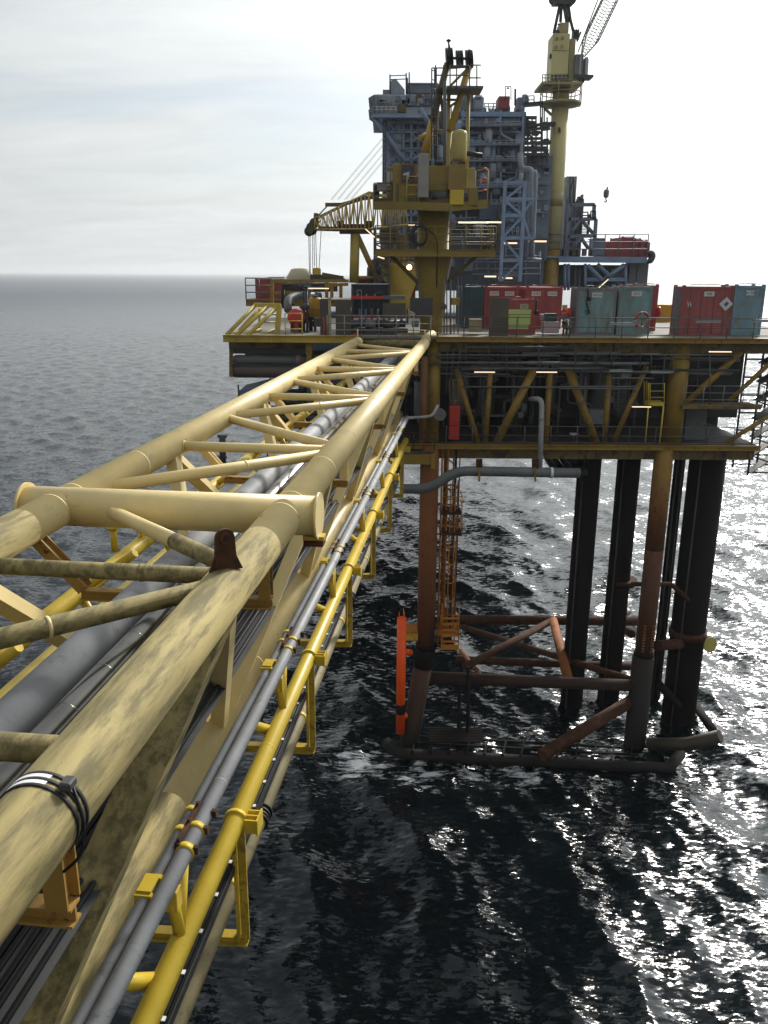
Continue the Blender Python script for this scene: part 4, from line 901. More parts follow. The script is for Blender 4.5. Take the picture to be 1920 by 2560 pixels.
# --- left deck: wedge frame
o=thing('pipe_guard_frame','yellow wedge shaped tube frame sloping down at the left deck corner','frame',z5(290,530,50.6))
W1=mat('frame_yellow',(.52,.40,.08),.5,rust=.25,scale=1.2,dirt=(.2,.14,.05),dirtamt=.25)
for a,b in(((80,525),(292,305)),((150,530),(385,310)),((235,530),(450,320))): MB().tube(z5(*a,50.5),z5(*b,52.2),.125,n=12).build('sloping_tube',W1,o)
MB().tube(z5(140,528,52.4),z5(330,318,53.6),.11,n=12).build('sloping_tube',W1,o)
MB().beam(z5(285,303,52.2),z5(482,310,52.2),.22,.24).build('top_beam',W1,o)
MB().beam(z5(470,318,52.2),z5(452,530,52.2),.32,.2,(0,1,0)).build('end_post',W1,o); MB().beam(z5(322,330,53),z5(322,512,53),.14,.14).build('post',W1,o)
for a,b,r in(((180,530),(330,485),.1),((320,530),(445,485),.1),((110,525),(200,488),.1),((330,375),(480,372),.05),((340,430),(450,432),.05)): MB().tube(z5(*a,51.4),z5(*b,52.6),r,n=10).build('low_tube',W1,o)
railing('handrail',[z5(515,530,51.0),z5(640,530,51.0)],'yellow handrail before the red pump on the left deck',W1,1.3,1.0,(1.0,.66,.3),.035)
o=thing('fire_pump','round red fire pump unit beside the yellow wedge frame','pump',z5(590,440,52.5)); MB().lathe(z5(585,395,52.6),[(.2,-.1),(.5,0),(.55,.25),(.5,.6),(.2,.7)],18,(0.2,1,0)).build('casing',REDB,o)
rect(MB(),z5,550,400,640,500,52.9,.8,.04).build('base',DGR,o); MB().tube(z5(600,350,52.8),z5(640,385,52.8),.18,n=14).build('outlet',REDB,o); rect(MB(),z5,580,440,610,530,52.5,.3).build('pedestal',REDC,o)
o=thing('exhaust_pipe','big grey pipe curving up and over behind the red pump','pipe',z5(640,300,55)); MB().path([z5(535,345,54.5),z5(528,265,55),z5(600,232,56),z5(770,240,57)],.26,.8,16).build('pipe_run',MGR,o)
for p,d in((z5(560,275,55.2),(1,0,.5)),(z5(690,236,56.4),(1,.1,0)),(z5(745,238,56.8),(1,.1,0))): MB().ring(p,d,.30,.12,16).build('pipe_flange',DGR,o)
o=thing('pipe_gantry','yellow post and beam gantry carrying dark pipes above the left deck','gantry',z5(690,400,57))
for x,y0,y1 in((415,125,300),(686,130,500),(820,130,250),(858,140,250),(925,140,250),(630,250,330)): MB().beam(z5(x,y0,57),z5(x,y1,57),.22,.22,(0,1,0)).build('post',OCH,o)
for x0,y0,x1,y1 in((408,127,985,125),(412,215,680,210),(820,160,980,150)): MB().beam(z5(x0,y0,57),z5(x1,y1,57),.2,.2).build('beam',OCH,o)
for y in(150,172,190): ln(MB(),z5,490,y+8,900,y,57.5,.13).build('gantry_pipe',DGR,o)
ln(MB(),z5,495,185,495,330,56.5,.12).build('drop_pipe',BLK,o)
m=MB()
for i in range(5): m.lathe(z5(600+i*22,160+6*(i%2),56.8),[(.1,-.2),(.25,-.1),(.25,.1),(.1,.2)],10,(1,0,0))
m.build('valve_row',DGR,o)
o=thing('yellow_exchanger','orange yellow upright tank section behind the narrower wind wall','tank',z5(735,380,54)); MB().lathe(z5(737,395,54),[(.45,0),(.45,1.1),(.3,1.22)],16).build('shell',mat('amber_paint',(.42,.22,.015),.5,rust=.2),o); MB().lathe(z5(737,395,54),[(.5,.5),(.5,.6)],16).build('band',OCH,o)
rn=random.Random(3)
for i in range(12):
    x=650+rn.random()*110; p=z5(x,500,52.5+rn.random()*3); o=thing('valve_stand','dark pump and valve clutter behind the rail left of the wind walls','valve',(p.x,p.y,ZU),'valve clutter left of the wind walls')
    h=.6+rn.random()*2.2; MB().tube((p.x,p.y,ZU),(p.x,p.y,ZU+h),.07,n=8).build('stem',rn.choice((RAILD,DGR,MGR)),o); MB().lathe((p.x,p.y,ZU+h*.6),[(.08,-.2),(.2,-.08),(.2,.08),(.08,.2)],10).build('bonnet',DGR,o); MB().ring((p.x,p.y-.02,ZU+h),UP,.2,.04,12).build('handwheel',MGR,o)
crate(z5,728,400,776,465,51.2,.3,'dark grey starter box on the rail between pump and wind wall',DGR)
one('red_hose',MB().path([z5(795,390,51),z5(802,450,50.9),z5(800,525,50.8)],.06,.2,8),REDC,'dark red hose hanging down at the left of the narrower wind wall','hose')
# navy module with red bands
o=thing('equipment_module','navy blue equipment module with two red bands left of the crane','module',z5(1140,400,53))
rect(MB(),z5,1006,150,1285,395,53.2,4,.03).build('housing',NAVY,o)
for x in(1010,1282): MB().beam(z5(x,148,53.1),z5(x,520,53.1),.14,.14,(0,1,0)).build('frame_post',DGR,o)
for x0,y0,x1,y1 in((1000,237,1232,261),(1018,381,1212,399)): rect(MB(),z5,x0,y0,x1,y1,52.85,.3).build('red_band',REDB,o)
rect(MB(),z5,1042,192,1080,236,53.15,.04).build('window_frame',GALV,o); rect(MB(),z5,1047,198,1075,236,53.13,.015).build('window_pane',NAVY,o)
for i in range(4): rect(MB(),z5,1100+i*32,265,1106+i*32,378,53.15,.04).build('rib',DGR,o)

rect(MB(),z5,1180,198,1240,222,53.17,.02).build('name_plate',DGR,o)
for i in range(3): MB().tube(z5(1048+i*62,236,52.9),z5(1056+i*62,222,52.9),.03,n=6).build('lifting_lug',OFF,o)
rect(MB(),z5,1232,234,1400,262,52.9,.5).build('pipe_shelf',MGR,o)
one('blue_hose',MB().path([z5(1078,238,52.6),z5(1080,330,52.6),z5(1077,540,50.6)],.025,.3,8),mat('bright_blue_hose',(.03,.25,.55),.4,rust=0),'thin bright blue hose hanging in front of the navy module','hose')
one('fallen_sheet',MB().bb(z5(1015,515,50.9),z5(1055,528,51.2)),REDB,'small red sheet lying on the deck edge above the left bridge chord','sheet')
for i in range(9):
    x=1015+i*44; p=z5(x,500,51.8+(i%3)*.5); o=thing('pump_skid','dark pump and pipe skid below the navy module behind the rail','pump',(p.x,p.y,ZU),'pump skids below the navy module')
    MB().box((p.x,p.y,ZU+.15),(.9,.7,.3),.02).build('base',DGR,o); MB().tube((p.x-.35,p.y,ZU+.6),(p.x+.3,p.y,ZU+.6),.24,n=14).build('motor',MGR if i%2 else DGR,o); MB().path([(p.x+.3,p.y,ZU+.6),(p.x+.42,p.y,ZU+.6),(p.x+.42,p.y,ZU+1.5)],.07,.1,8).build('discharge_pipe',RAILD,o)
one('white_bundle',MB().path([z5(1425,375,51.4),z5(1440,355,51.3),z5(1470,372,51.4),z5(1440,380,51.3),z5(1425,365,51.4)],.07,.05,8),mat('cream_rope',(.45,.40,.25),.8),'bundle of pale yellow rope beside the low brown panel','rope')
# under the left deck
o=thing('storage_tube','bundle of long grey round ended tubes slung below the left deck corner','tube rack',z5(400,740,51))
MB().lathe(z5(130,708,51.0),[(.05,-.05),(.2,-.02),(.27,.08),(.29,.25),(.29,10.2)],18,(1,0,0)).build('tube',MGR,o); MB().lathe(z5(220,672,52.5),[(.05,-.05),(.2,-.02),(.27,.08),(.29,.25),(.29,10)],18,(1,0,0)).build('tube',MGR,o)
MB().lathe(z5(118,790,51.0),[(.05,-.05),(.3,-.02),(.38,.1),(.42,.3),(.42,8)],20,(1,0,0)).build('tube',mat('brownish_grey_tube',(.12,.095,.085),.6,rust=.35,scale=.7),o)
for x in(612,): MB().ring(z5(x,708,51.0),(1,0,0),.31,.3,18).build('band',mat('pinkish_band',(.32,.24,.24),.6),o)
MB().ring(z5(595,790,51),(1,0,0),.44,.3,20).build('band',MGR,o)
for x,y0,y1 in((112,630,832),(690,670,780)): MB().beam(z5(x,y0,50.6),z5(x,y1,50.6),.2,.2,(0,1,0)).build('hanger_post',OCHD,o)
MB().beam(z5(100,640,50.9),z5(700,650,50.9),.2,.35).build('support_beam',DGR,o); MB().beam(z5(120,745,51),z5(700,752,51),.7,.12).build('support_beam',DGR,o); MB().beam(z5(110,828,51),z5(400,828,51),.3,.1).build('support_beam',DGR,o)
rect(MB(),z5,95,578,660,632,50.9,.2).build('side_girder',OCHD,pf)
rect(MB(),z5,664,582,712,668,50.2,.3).build('bracket_plate',OCH,pf); MB().beam(z5(690,668,50.3),z5(690,735,50.3),.3,.2,(0,1,0)).build('bracket_post',OCH,pf)
for i in range(8): rect(MB(),z5,190+i*45,640,215+i*45,655,52,.5).build('cleat',DGR,pf)
# dark structure and tarp below the left deck
tv=V(560,900,860)
o=thing('tarpaulin','dark blue tarpaulin stretched over a frame below the left deck','tarpaulin',tv(350,450,51))
TARP=mat('blue_tarpaulin',(.022,.045,.12),.6,var=.3,scale=2,bump=.4)
P=[tv(185,520,50.5),tv(215,420,51.5),tv(310,340,52.5),tv(720,240,52.5),tv(820,330,51),tv(760,560,50.4),tv(215,560,50.4)]
m=MB()
base=[P[1],P[2],P[3],P[4],P[5],P[6],P[0]]; ctr=sum(base,Vector((0,0,0)))/len(base)+Vector((0,-.1,.2))
vs=[ctr]+base; vs2=[p+Vector((0,.06,-.05)) for p in vs]; n_=len(base)
m.add(vs+vs2,[(0,i+1,(i+1)%n_+1) for i in range(n_)]+[(n_+1,n_+1+(i+1)%n_+1,n_+1+i+1) for i in range(n_)]+[(i+1,n_+1+i+1,n_+1+(i+1)%n_+1,(i+1)%n_+1) for i in range(n_)])
m.build('sheet',TARP,o)
for a,b in(((195,345),(210,560)),((640,240),(640,380))): MB().tube(tv(*a,50.4),tv(*b,50.4),.05,n=8).build('frame_post',DGR,o)
o=thing('gas_lift_rack','dark stacked rack of pipes hanging under the left part of the platform','pipe rack',D(600,930,54))
for i in range(7): MB().tube(D(560+i*6,880+i*14,52+i*.3),D(760,880+i*14,52+i*.3),.12,n=10).build('rack_pipe',DGR,o)
for x in(580,660,740): MB().beam(D(x,830,53),D(x,985,53),.2,.2,(0,1,0)).build('rack_post',DGR,o)
rect(MB(),tv,840,430,1100,480,52,1).build('rack_shelf',BHM,o)
rect(MB(),tv,830,590,1105,640,53,1).build('rack_shelf',NAVY,o)
# mooring post seen left of the bridge
o=thing('sampling_post','thin dark post with small cross arms standing left of the bridge low down','post',D(480,960,40)); MB().tube(D(480,940,40),D(482,1015,40),.16,n=10).build('post',DGR,o)
for y in(942,988): MB().tube(D(470,y,40),D(490,y,40),.08,n=8).build('cross_arm',RAILD,o)
# ---------------------------------------------------------------- front crane
YC=53.5; z3=V(740,380,1280); z1=V(740,0,1340)
CY=mat('crane_yellow',(.25,.175,.03),.5,rust=.34,scale=.6,dirt=(.13,.10,.04),dirtamt=.35)
CYL=mat('crane_pale_yellow',(.42,.34,.10),.5,rust=.12,scale=.8)
CYD=mat('crane_soiled_yellow',(.11,.085,.03),.6,rust=.4,scale=.6,dirt=(.05,.04,.03),dirtamt=.5)
GLASS=mat('cab_glass',(.012,.016,.02),.08,bump=0,spec=.6)
px=z3(1055,600,YC).x
cr=thing('pedestal_crane','near yellow pedestal crane with cab, lattice-free A-frame and black sheaves on top','crane',(px,YC,ZU))
zA=z3(1055,760,YC).z; zB=z3(1055,430,YC).z
m=MB().lathe((px,YC,0),[(.72,ZU),(.72,ZU+.6),(.86,z3(0,1040,YC).z),(1.22,zA-.45),(1.22,zA-.15),(.97,zA-.1),(.97,zB+.1)],30); m.build('pedestal',CY,cr)
x0,x1=z3(612,760,YC).x,z3(1500,760,YC).x
MB().bb((x0,YC-1.9,zA-.14),(x1,YC+2.2,zA-.04)).build('walkway',CYD,cr)
m=MB().ibeam((x0,YC-1.9,zA-.16),(x1,YC-1.9,zA-.16),.2,.42,.04); m.build('walkway_beam',CY,cr)
for x in(x0,x1): MB().ibeam((x,YC-1.8,zA-.16),(x,YC+2.2,zA-.16),.2,.42,.04).build('walkway_beam',CY,cr)
for sx in(-1,1): MB().beam((px+sx*.9,YC-.3,zA-1.9),(px+sx*2.6,YC-1.0,zA-.3),.16,.2).build('walkway_strut',CYD,cr)
def crail(pts,h,st,mt,rails=(1,.68,.35)):
    P=[Vector(p) for p in pts]
    for a,b in zip(P[:-1],P[1:]):
        L=(b-a).length;k=max(1,round(L/st))
        for i in range(k+1): MB().tube(a+(b-a)*i/k,a+(b-a)*i/k+UP*h,.035,n=8).build('rail_post',mt,cr)
        for q in rails: MB().tube(a+UP*h*q,b+UP*h*q,.03,n=8).build('guard_rail',mt,cr)
crail([(x0,YC-1.9,zA),(x1,YC-1.9,zA)],1.35,.85,CY); crail([(x0,YC+2.2,zA),(x1,YC+2.2,zA)],1.35,1.4,CYD); crail([(x0,YC-1.9,zA),(x0,YC+2.2,zA)],1.35,1.4,CY); crail([(x1,YC-1.9,zA),(x1,YC+2.2,zA)],1.35,1.4,CY)
# slewing machinery deck
zD=z3(1050,400,YC).z
m=MB().lathe((px,YC,0),[(.97,zB-.05),(1.3,zB+.05),(1.3,zB+.2)],24); m.build('slew_ring',CYD,cr)
xm0,xm1=z3(600,400,YC).x,z3(1470,400,YC).x
m=MB().quad([(xm0,YC-1.2,zD-.1),(z3(860,400,YC).x,YC-2.0,zD-.1),(z3(1180,430,YC).x,YC-2.2,zD-.1),(xm1,YC-1.2,zD-.1),(xm1,YC+2,zD-.1),(xm0,YC+2,zD-.1)],.28,(0,0,1)); m.build('machinery_deck',CYD,cr)
for a,b in(((600,412),(860,412)),((860,412),(1180,425)),((1180,425),(1470,400))): MB().beam(z3(*a,YC-2.25 if a[0]>800 else YC-1.6),z3(*b,YC-2.25 if b[0]>800 and b[0]<1300 else YC-1.6),.12,.45).build('deck_edge',CY,cr)
# cab
rect(MB(),z3,745,92,928,400,YC-1.9,2.0,.03).build('cab',CY,cr); rect(MB(),z3,697,120,742,400,YC-1.2,1.6,.03).build('cab_side',CY,cr)
rect(MB(),z3,800,90,922,238,YC-1.96,.06).build('window_frame',mat('rusty_frame',(.28,.13,.03),.6,rust=.5),cr); rect(MB(),z3,810,98,908,230,YC-1.99,.025).build('window_pane',GLASS,cr)
rect(MB(),z3,702,150,722,258,YC-1.25,.04).build('window_pane',OFF,cr); rect(MB(),z3,728,150,742,225,YC-1.25,.04).build('window_pane',OFF,cr)
m=MB().quad([z3(822,165,YC-2.0),z3(872,150,YC-2.0),z3(866,205,YC-2.0),z3(856,205,YC-2.0),z3(850,178,YC-2.0),z3(826,180,YC-2.0)],.012,(0,1,0)); m.build('seat_cover',OFF,cr)
rect(MB(),z3,770,240,790,400,YC-1.93,.04).build('door_post',CYD,cr)
# machinery house
rect(MB(),z3,1020,105,1240,300,YC-1.7,3,.04).build('machinery_house',CY,cr); rect(MB(),z3,1170,90,1300,290,YC-1.95,.3,.02).build('house_panel',mat('brown_yellow_panel',(.27,.18,.05),.6,rust=.35),cr); rect(MB(),z3,1300,120,1370,285,YC-1.6,2.6,.04).build('machinery_house',CYL,cr)
rect(MB(),z3,1182,290,1288,405,YC-2.35,.5,.03).build('bright_box',YEL,cr); rect(MB(),z3,1055,320,1140,405,YC-2.1,.5,.02).build('lower_box',CYD,cr); rect(MB(),z3,1325,275,1398,410,YC-2.0,.6,.02).build('lower_box',CY,cr)
rect(MB(),z3,1020,300,1180,400,YC-1.5,2.4).build('winch_bay',DGR,cr)
MB().tube(z3(1040,340,YC-1.9),z3(1160,340,YC-1.9),.3,n=16).build('winch_drum',DGR,cr)
rect(MB(),z3,942,10,1020,348,YC-2.5,.35,.02).build('radiator_panel',mat('dusty_grey_panel',(.30,.29,.27),.65,rust=.12),cr)
rect(MB(),z3,880,365,925,400,YC-2.3,.6).build('step_box',CYD,cr)
c=z1(1125,1118,YC-1.8); d=z1(1125,897,YC-1.8).z-c.z
MB().lathe(c,[(.25,0),(.42,.08),(.45,.2),(.45,d-.25),(.38,d-.08),(.15,d)],22).build('air_receiver',CYL,cr)
rect(MB(),z3,592,245,640,330,YC-.6,.8).build('dark_motor',BLK,cr); rect(MB(),z3,622,232,700,296,YC-1.0,.8).build('grey_unit',GALV,cr)
crail([z3(600,420,YC-1.5),z3(735,420,YC-1.5)],1.3,.8,CYD); crail([z3(1370,410,YC-1.6),z3(1468,400,YC-1.6)],1.9,.9,CYL,(1,.72,.4)); crail([z3(850,400,YC-2.2),z3(940,400,YC-2.2)],1.5,1.0,CYL)
for y in(135,210,235,300): MB().tube(z3(1430,y,YC-1.7),z3(1462,y-6,YC-1.7),.07,n=8).build('red_grip',REDB,cr)
# A-frame
YA=YC-.4
AFR=mat('a_frame_amber',(.42,.27,.045),.5,rust=.25,scale=.8)
for a,b,r,mt in(((1052,1330),(1056,640),.11,CYL),((1178,1320),(1192,640),.11,CYL),((1068,900),(1196,462),.20,AFR),((885,1055),(945,830),.20,AFR),((945,830),(1048,440),.20,CYD),((960,1000),(985,640),.12,AFR),((1010,1330),(1066,900),.16,AFR),((930,1100),(935,830),.10,CYL),((1000,640),(1020,840),.08,CYD),((850,955),(905,930),.14,AFR)):
    MB().tube(z1(*a,YA),z1(*b,YA+.3),r,n=14).build('frame_leg',mt,cr)
for a,b in(((945,905),(1065,900)),((985,690),(1130,690)),((1070,590),(1180,480)),((1060,740),(1130,690)),((1100,850),(1120,820)),((1056,470),(1190,460))): MB().tube(z1(*a,YA),z1(*b,YA),.07,n=8).build('frame_tie',CY,cr)
pz=z1(1120,618,YA)
MB().bb((z1(965,615,YA).x,YA-1.0,pz.z-.12),(z1(1282,615,YA).x,YA+1.0,pz.z)).build('top_platform',MGR,cr)
for x in(965,1020,1065,1110,1200,1250): MB().tube(z1(x,612,YA-1.0),z1(x,450,YA-1.0),.035,n=8).build('rail_post',RAILD,cr)
for y,x0_,x1_ in((450,1200,1278),(538,1190,1278),(470,940,1030),(520,965,1200),(455,1065,1200)): MB().tube(z1(x0_,y,YA-1.0),z1(x1_,y,YA-1.0),.035,n=8).build('guard_rail',RAILD,cr)
for x in(938,958,970): MB().tube(z1(x,1100,YA-1.2),z1(x,470,YA-1.2),.035,n=8).build('ladder_rail',DGR,cr)
for x in(1022,1034): MB().tube(z1(x,1330,YA-1.2),z1(x,560,YA-1.2),.05,n=8).build('ladder_rail',MGR,cr)
m=MB()
for i in range(34): m.tube(z1(1022,1320-i*22,YA-1.2),z1(1034,1320-i*22,YA-1.2),.025,n=6)
m.build('rung_set',MGR,cr)
for i in range(9): MB().path([z1(938,480+i*65,YA-1.2),z1(948,490+i*65,YA-1.7),z1(970,480+i*65,YA-1.2)],.025,.2,6).build('cage_hoop',DGR,cr)
for x,y,r in((1060,395,.50),(1130,402,.42),(1197,408,.48)):
    c=z1(x,y,YA); m=MB()
    for q in(-.16,-.05,.06,.16): m.lathe(c+Vector((q,0,0)),[(r*.55,-.02),(r,-.03),(r*.93,0),(r,.03),(r*.55,.02)],22,(1,0,.12))
    m.build('sheave',BLK,cr)
MB().tube(z1(1045,400,YA),z1(1215,408,YA),.07,n=10).build('sheave_axle',DGR,cr)
MB().tube(z1(1066,350,YA),z1(1053,290,YA),.05,n=8).tube(z1(1197,370,YA),z1(1196,342,YA),.06,n=8).build('frame_tip',CYD,cr)
MB().tube(z1(1053,380,YA),z1(1055,290,YA),.03,n=8).build('antenna',DGR,cr); MB().lathe(z1(1055,292,YA),[(.05,0),(.16,.08),(.05,.16)],10).build('antenna_lamp',DGR,cr)
MB().tube(z1(1180,1060,YA-.5),z1(1285,1075,YA-.5),.14,n=10).build('boom_hinge',BLK,cr)
m=MB()
for k,rr in enumerate((.55,.48,.42)):
    c=z3(945+k*4,640,YC-2.02); m.path([c+Vector((rr*math.cos(a)*.9,-.03*k,rr*math.sin(a)*1.15)) for a in [i*math.pi/8 for i in range(18)]],.035,.05,6)
one('coiled_hose',m,BLK,'black hose coiled over the rail of the crane walkway','hose')
one('hanging_hose',MB().path([z3(985,575,YC-1.95),z3(1070,640,YC-2.0),z3(1088,700,YC-2.0),z3(1080,1040,YC-1.6)],.04,.3,8),BLK,'long black hose running down the front of the crane pedestal','hose')
# lit bulb on crane column
c=z3(870,885,YC+6); o=thing('flood_light','glowing round orange flood light left of the crane pedestal','lamp',c); MB().lathe(c,[(.05,-.16),(.14,-.1),(.17,0),(.14,.1),(.05,.16)],16,(0,1,0)).build('bulb',WARM,o); MB().lathe(c+Vector((0,.2,.05)),[(.3,-.1),(.34,0),(.12,.25)],16,(0,1,0)).build('reflector',DGR,o)
# ---------------------------------------------------------------- second crane with boom lying in its rest
YR=78.0
c2=thing('lattice_boom_crane','rear yellow crane with lattice boom lowered to the left onto its rest','crane',z3(800,1000,YR))
cz=z3(802,860,YR); MB().lathe((cz.x,YR,0),[(1.0,cz.z-6),(1.0,cz.z-3.0),(1.9,cz.z-.1),(1.9,cz.z)],24).build('pedestal',mat('far_crane_yellow',(.42,.30,.05),.55,rust=.25,scale=.6),c2)
rect(MB(),z3,640,845,915,865,YR-1.6,3).build('walkway',OCH,c2)
for i in range(8): MB().tube(z3(645+i*37,850,YR-1.6),z3(645+i*37,790,YR-1.6),.04,n=6).build('rail_post',OCH,c2)
for y in(795,820): MB().tube(z3(642,y,YR-1.6),z3(915,y,YR-1.6),.04,n=6).build('guard_rail',OCH,c2)
rect(MB(),z3,770,640,860,850,YR-1,2.2).build('machinery_house',CYD,c2); rect(MB(),z3,640,600,780,700,YR+.4,1).build('machinery_house',CYD,c2)
LAT=mat('lattice_yellow',(.50,.36,.10),.5,rust=.2)
def lattice(m,A0,A1,wz0,wz1,wy,n,r,rb):
    A0=Vector(A0);A1=Vector(A1)
    def P(k,s,q): 
        t=k/n; p=A0+(A1-A0)*t; wz=wz0+(wz1-wz0)*t; return p+Vector((0,s*wy/2,q*wz/2))
    for s in(-1,1):
        for q in(-1,1): m.tube(P(0,s,q),P(n,s,q),r,n=6)
        for k in range(n):
            a=P(k,s,-1 if k%2 else 1); b=P(k+1,s,1 if k%2 else -1); m.tube(a,b,rb,n=5)
            m.tube(P(k,s,-1),P(k,s,1),rb,n=5)
    for q in(-1,1):
        for k in range(n): m.tube(P(k,-1 if k%2 else 1,q),P(k+1,1 if k%2 else -1,q),rb,n=5)
m=MB(); lattice(m,z3(150,555,YR-2),z3(560,455,YR-1),.9,3.0,1.6,14,.07,.04); lattice(m,z3(560,455,YR-1),z3(860,470,YR),3.0,2.0,1.6,9,.08,.05); m.build('boom',LAT,c2)
for a,b in(((225,405),(350,405)),((350,405),(540,350)),((530,355),(640,340))): MB().beam(z3(*a,YR-1.5),z3(*b,YR-1.5),.35,.3).build('boom_beam',CYD,c2)
MB().tube(z3(155,470,YR-2),z3(150,540,YR-2),.2,n=8).build('boom_head_post',CYD,c2); MB().tube(z3(160,500,YR-2),z3(240,415,YR-2),.06,n=6).build('head_stay',DGR,c2)
m=MB()
for i,(x,y) in enumerate(((140,545),(115,580),(100,610),(125,600))): m.lathe(z3(x,y,YR-2+.1*i),[(.2,-.1),(.42,-.08),(.36,0),(.42,.08),(.2,.1)],14,(0,1,0))
m.build('head_sheave',DGR,c2); MB().beam(z3(165,520,YR-2),z3(95,625,YR-2),.5,.5).build('boom_head',CYD,c2)
for i,(x,y) in enumerate(((240,1380),(285,1380),(335,1380),(375,1380))):
    for q in(0,9): MB().tube(z1(x+q,y,YR-1.5),z1(600+q,(950,1000,1060,1110)[i],YR-1),.014,n=5).build('pendant_rope',GALV,c2)
for x0_,x1_ in((97,103),(108,110),(128,128),(150,160),(193,175),(138,142)): MB().tube(z3(x0_,600,YR-2),z3(x1_,935 if x0_!=138 else 880,YR-2),.03,n=5).build('hoist_rope',DGR,c2)
o=thing('boom_rest','yellow A-shaped boom rest with dark cradle beam on top','boom rest',z3(500,1005,YR-1))
ln(MB(),z3,455,620,445,1005,YR-1,.42,n=14).build('post',mat('rest_yellow',(.44,.34,.08),.5,rust=.15,scale=.6),o); ln(MB(),z3,470,640,635,1005,YR-1,.25,n=12).build('raking_leg',OCH,o); ln(MB(),z3,440,965,620,965,YR-1,.16,n=10).build('tie',OCH,o)
MB().beam(z3(335,592,YR-1),z3(582,592,YR-1),.9,.8).build('cradle_beam',mat('brown_cradle',(.07,.045,.03),.7,rust=.4),o); ln(MB(),z3,180,588,335,592,YR-1,.2,n=8).build('cradle_arm',DGR,o)
for x in(342,567): MB().beam(z3(x,530,YR-1),z3(x,575,YR-1),.6,.6,(0,1,0)).build('cradle_horn',CYD,o)
o=thing('crane_hook','crane hook block hanging under the boom tip over a dark spreader','hook',z3(160,930,YR-2)); MB().box(z3(160,925,YR-2),(.7,.4,.8),.1).build('block',YELR,o); MB().path([z3(160,938,YR-2),z3(168,945,YR-2),z3(158,950,YR-2)],.08,.1,8).build('hook',DGR,o)
o=thing('spreader_hood','dark wedge shaped hood with brown sloping top under the crane hook','hood',z3(235,970,YR-2)); m=MB().quad([z3(108,940,YR-3),z3(200,942,YR-3),z3(365,972,YR-3),z3(365,990,YR-3),z3(108,990,YR-3)],3,(0,1,0)); m.build('hood',DGR,o); MB().beam(z3(200,940,YR-3.1),z3(365,970,YR-3.1),.1,.35).build('sloping_lid',CYD,o)
# left rear deck with the red container, beige dome and railing
YL=84.0; zl=z5(450,262,YL).z
bp=thing('rear_left_platform','rear left platform deck with grey rail behind the near deck','platform',(z5(450,262,YL).x,YL+6,0))
x0=z5(222,262,YL).x; x1=z5(1330,262,YL).x
MB().bb((x0,YL,zl-.12),(x1,YL+14,zl)).build('deck',CONC,bp); MB().ibeam((x0,YL-.1,zl-.35),(x1,YL-.1,zl-.35),.3,.6,.06).build('edge_beam',OCH,bp)
MB().tube(z5(290,275,YL),z5(262,300,YL),.2,n=8).build('deck_strut',OCH,bp)
container(z5,290,112,690,YL+1.5,2.5,'long red container on the far left deck beyond the sea gap',REDC,doors=False,zbase=zl)
railing('handrail',[(x0,YL+.1,zl),(z5(420,262,YL).x,YL+.1,zl)],'grey handrail at the left end of the far left deck',MGR,2.0,1.6,(1,.66,.33),.06)
o=thing('beige_dome','pale beige faceted dome cover on top behind the red container','dome',z5(625,105,YL-.5)); MB().lathe(z5(625,122,YL-.5),[(1.35,-.5),(1.35,.3),(.9,1.05),(.5,1.15)],8).build('shell',mat('beige_cover',(.50,.45,.30),.6,var=.05),o); MB().lathe(z5(625,122,YL-.5),[(1.4,-.55),(1.4,-.45)],8).build('rim',OCH,o)
rect(MB(),z5,380,96,505,108,YL+2,1).build('roof_rack',GALV,bp)
container(z5,1335,106,1478,YL-6,2.4,'dark red container with white plate just left of the crane pedestal',mat('dark_red_paint',(.22,.025,.04),.55,rust=.2),num=None,doors=False,zbase=zl)
container(z5,1040,108,1135,YL-1,2.4,'small dark red container glimpsed between the legs of the boom rest',mat('dark_red_paint',(.22,.025,.04),.55),doors=False,zbase=zl)
lamp(z5(750,172,56),1.6,'glowing strip light on the yellow gantry above the left deck',True)
lamp(z3(580,620,YR-3),1.4,'glowing orange lamp at the end of the boom cradle',True,tilt=-.7,sc_=1.6)
lamp(z3(642,796,YR-5),.9,'small glowing orange lamp below the crane walkway at left',True,tilt=-.3,sc_=1.6)
# dark tank and pipes left of pedestal
o=thing('dark_tank','dark rounded tank standing behind the boom rest leg','tank',z3(620,1000,YR+3)); MB().lathe(z3(650,1040,YR+3),[(1.3,0),(1.3,1.7),(1.0,2.4),(.4,2.75)],18).build('shell',NAVY,o); MB().tube(z3(650,830,YR+3),z3(650,806,YR+3),.2,n=8).build('vent',DGR,o)
o=thing('scaffold_tower','dark scaffold stair tower at left of the crane pedestal','scaffold',z3(700,1000,YR-2))
for x in(602,655,712): MB().beam(z3(x,580,YR-2),z3(x,1040,YR-2),.16,.16,(0,1,0)).build('upright',DGR,o)
for i in range(7): MB().beam(z3(602,640+i*62,YR-2),z3(712,640+i*62,YR-2),.14,.14).build('ledger',DGR,o); MB().tube(z3(602,640+i*62,YR-2),z3(712,702+i*62,YR-2),.07,n=6).build('brace',DGR,o)
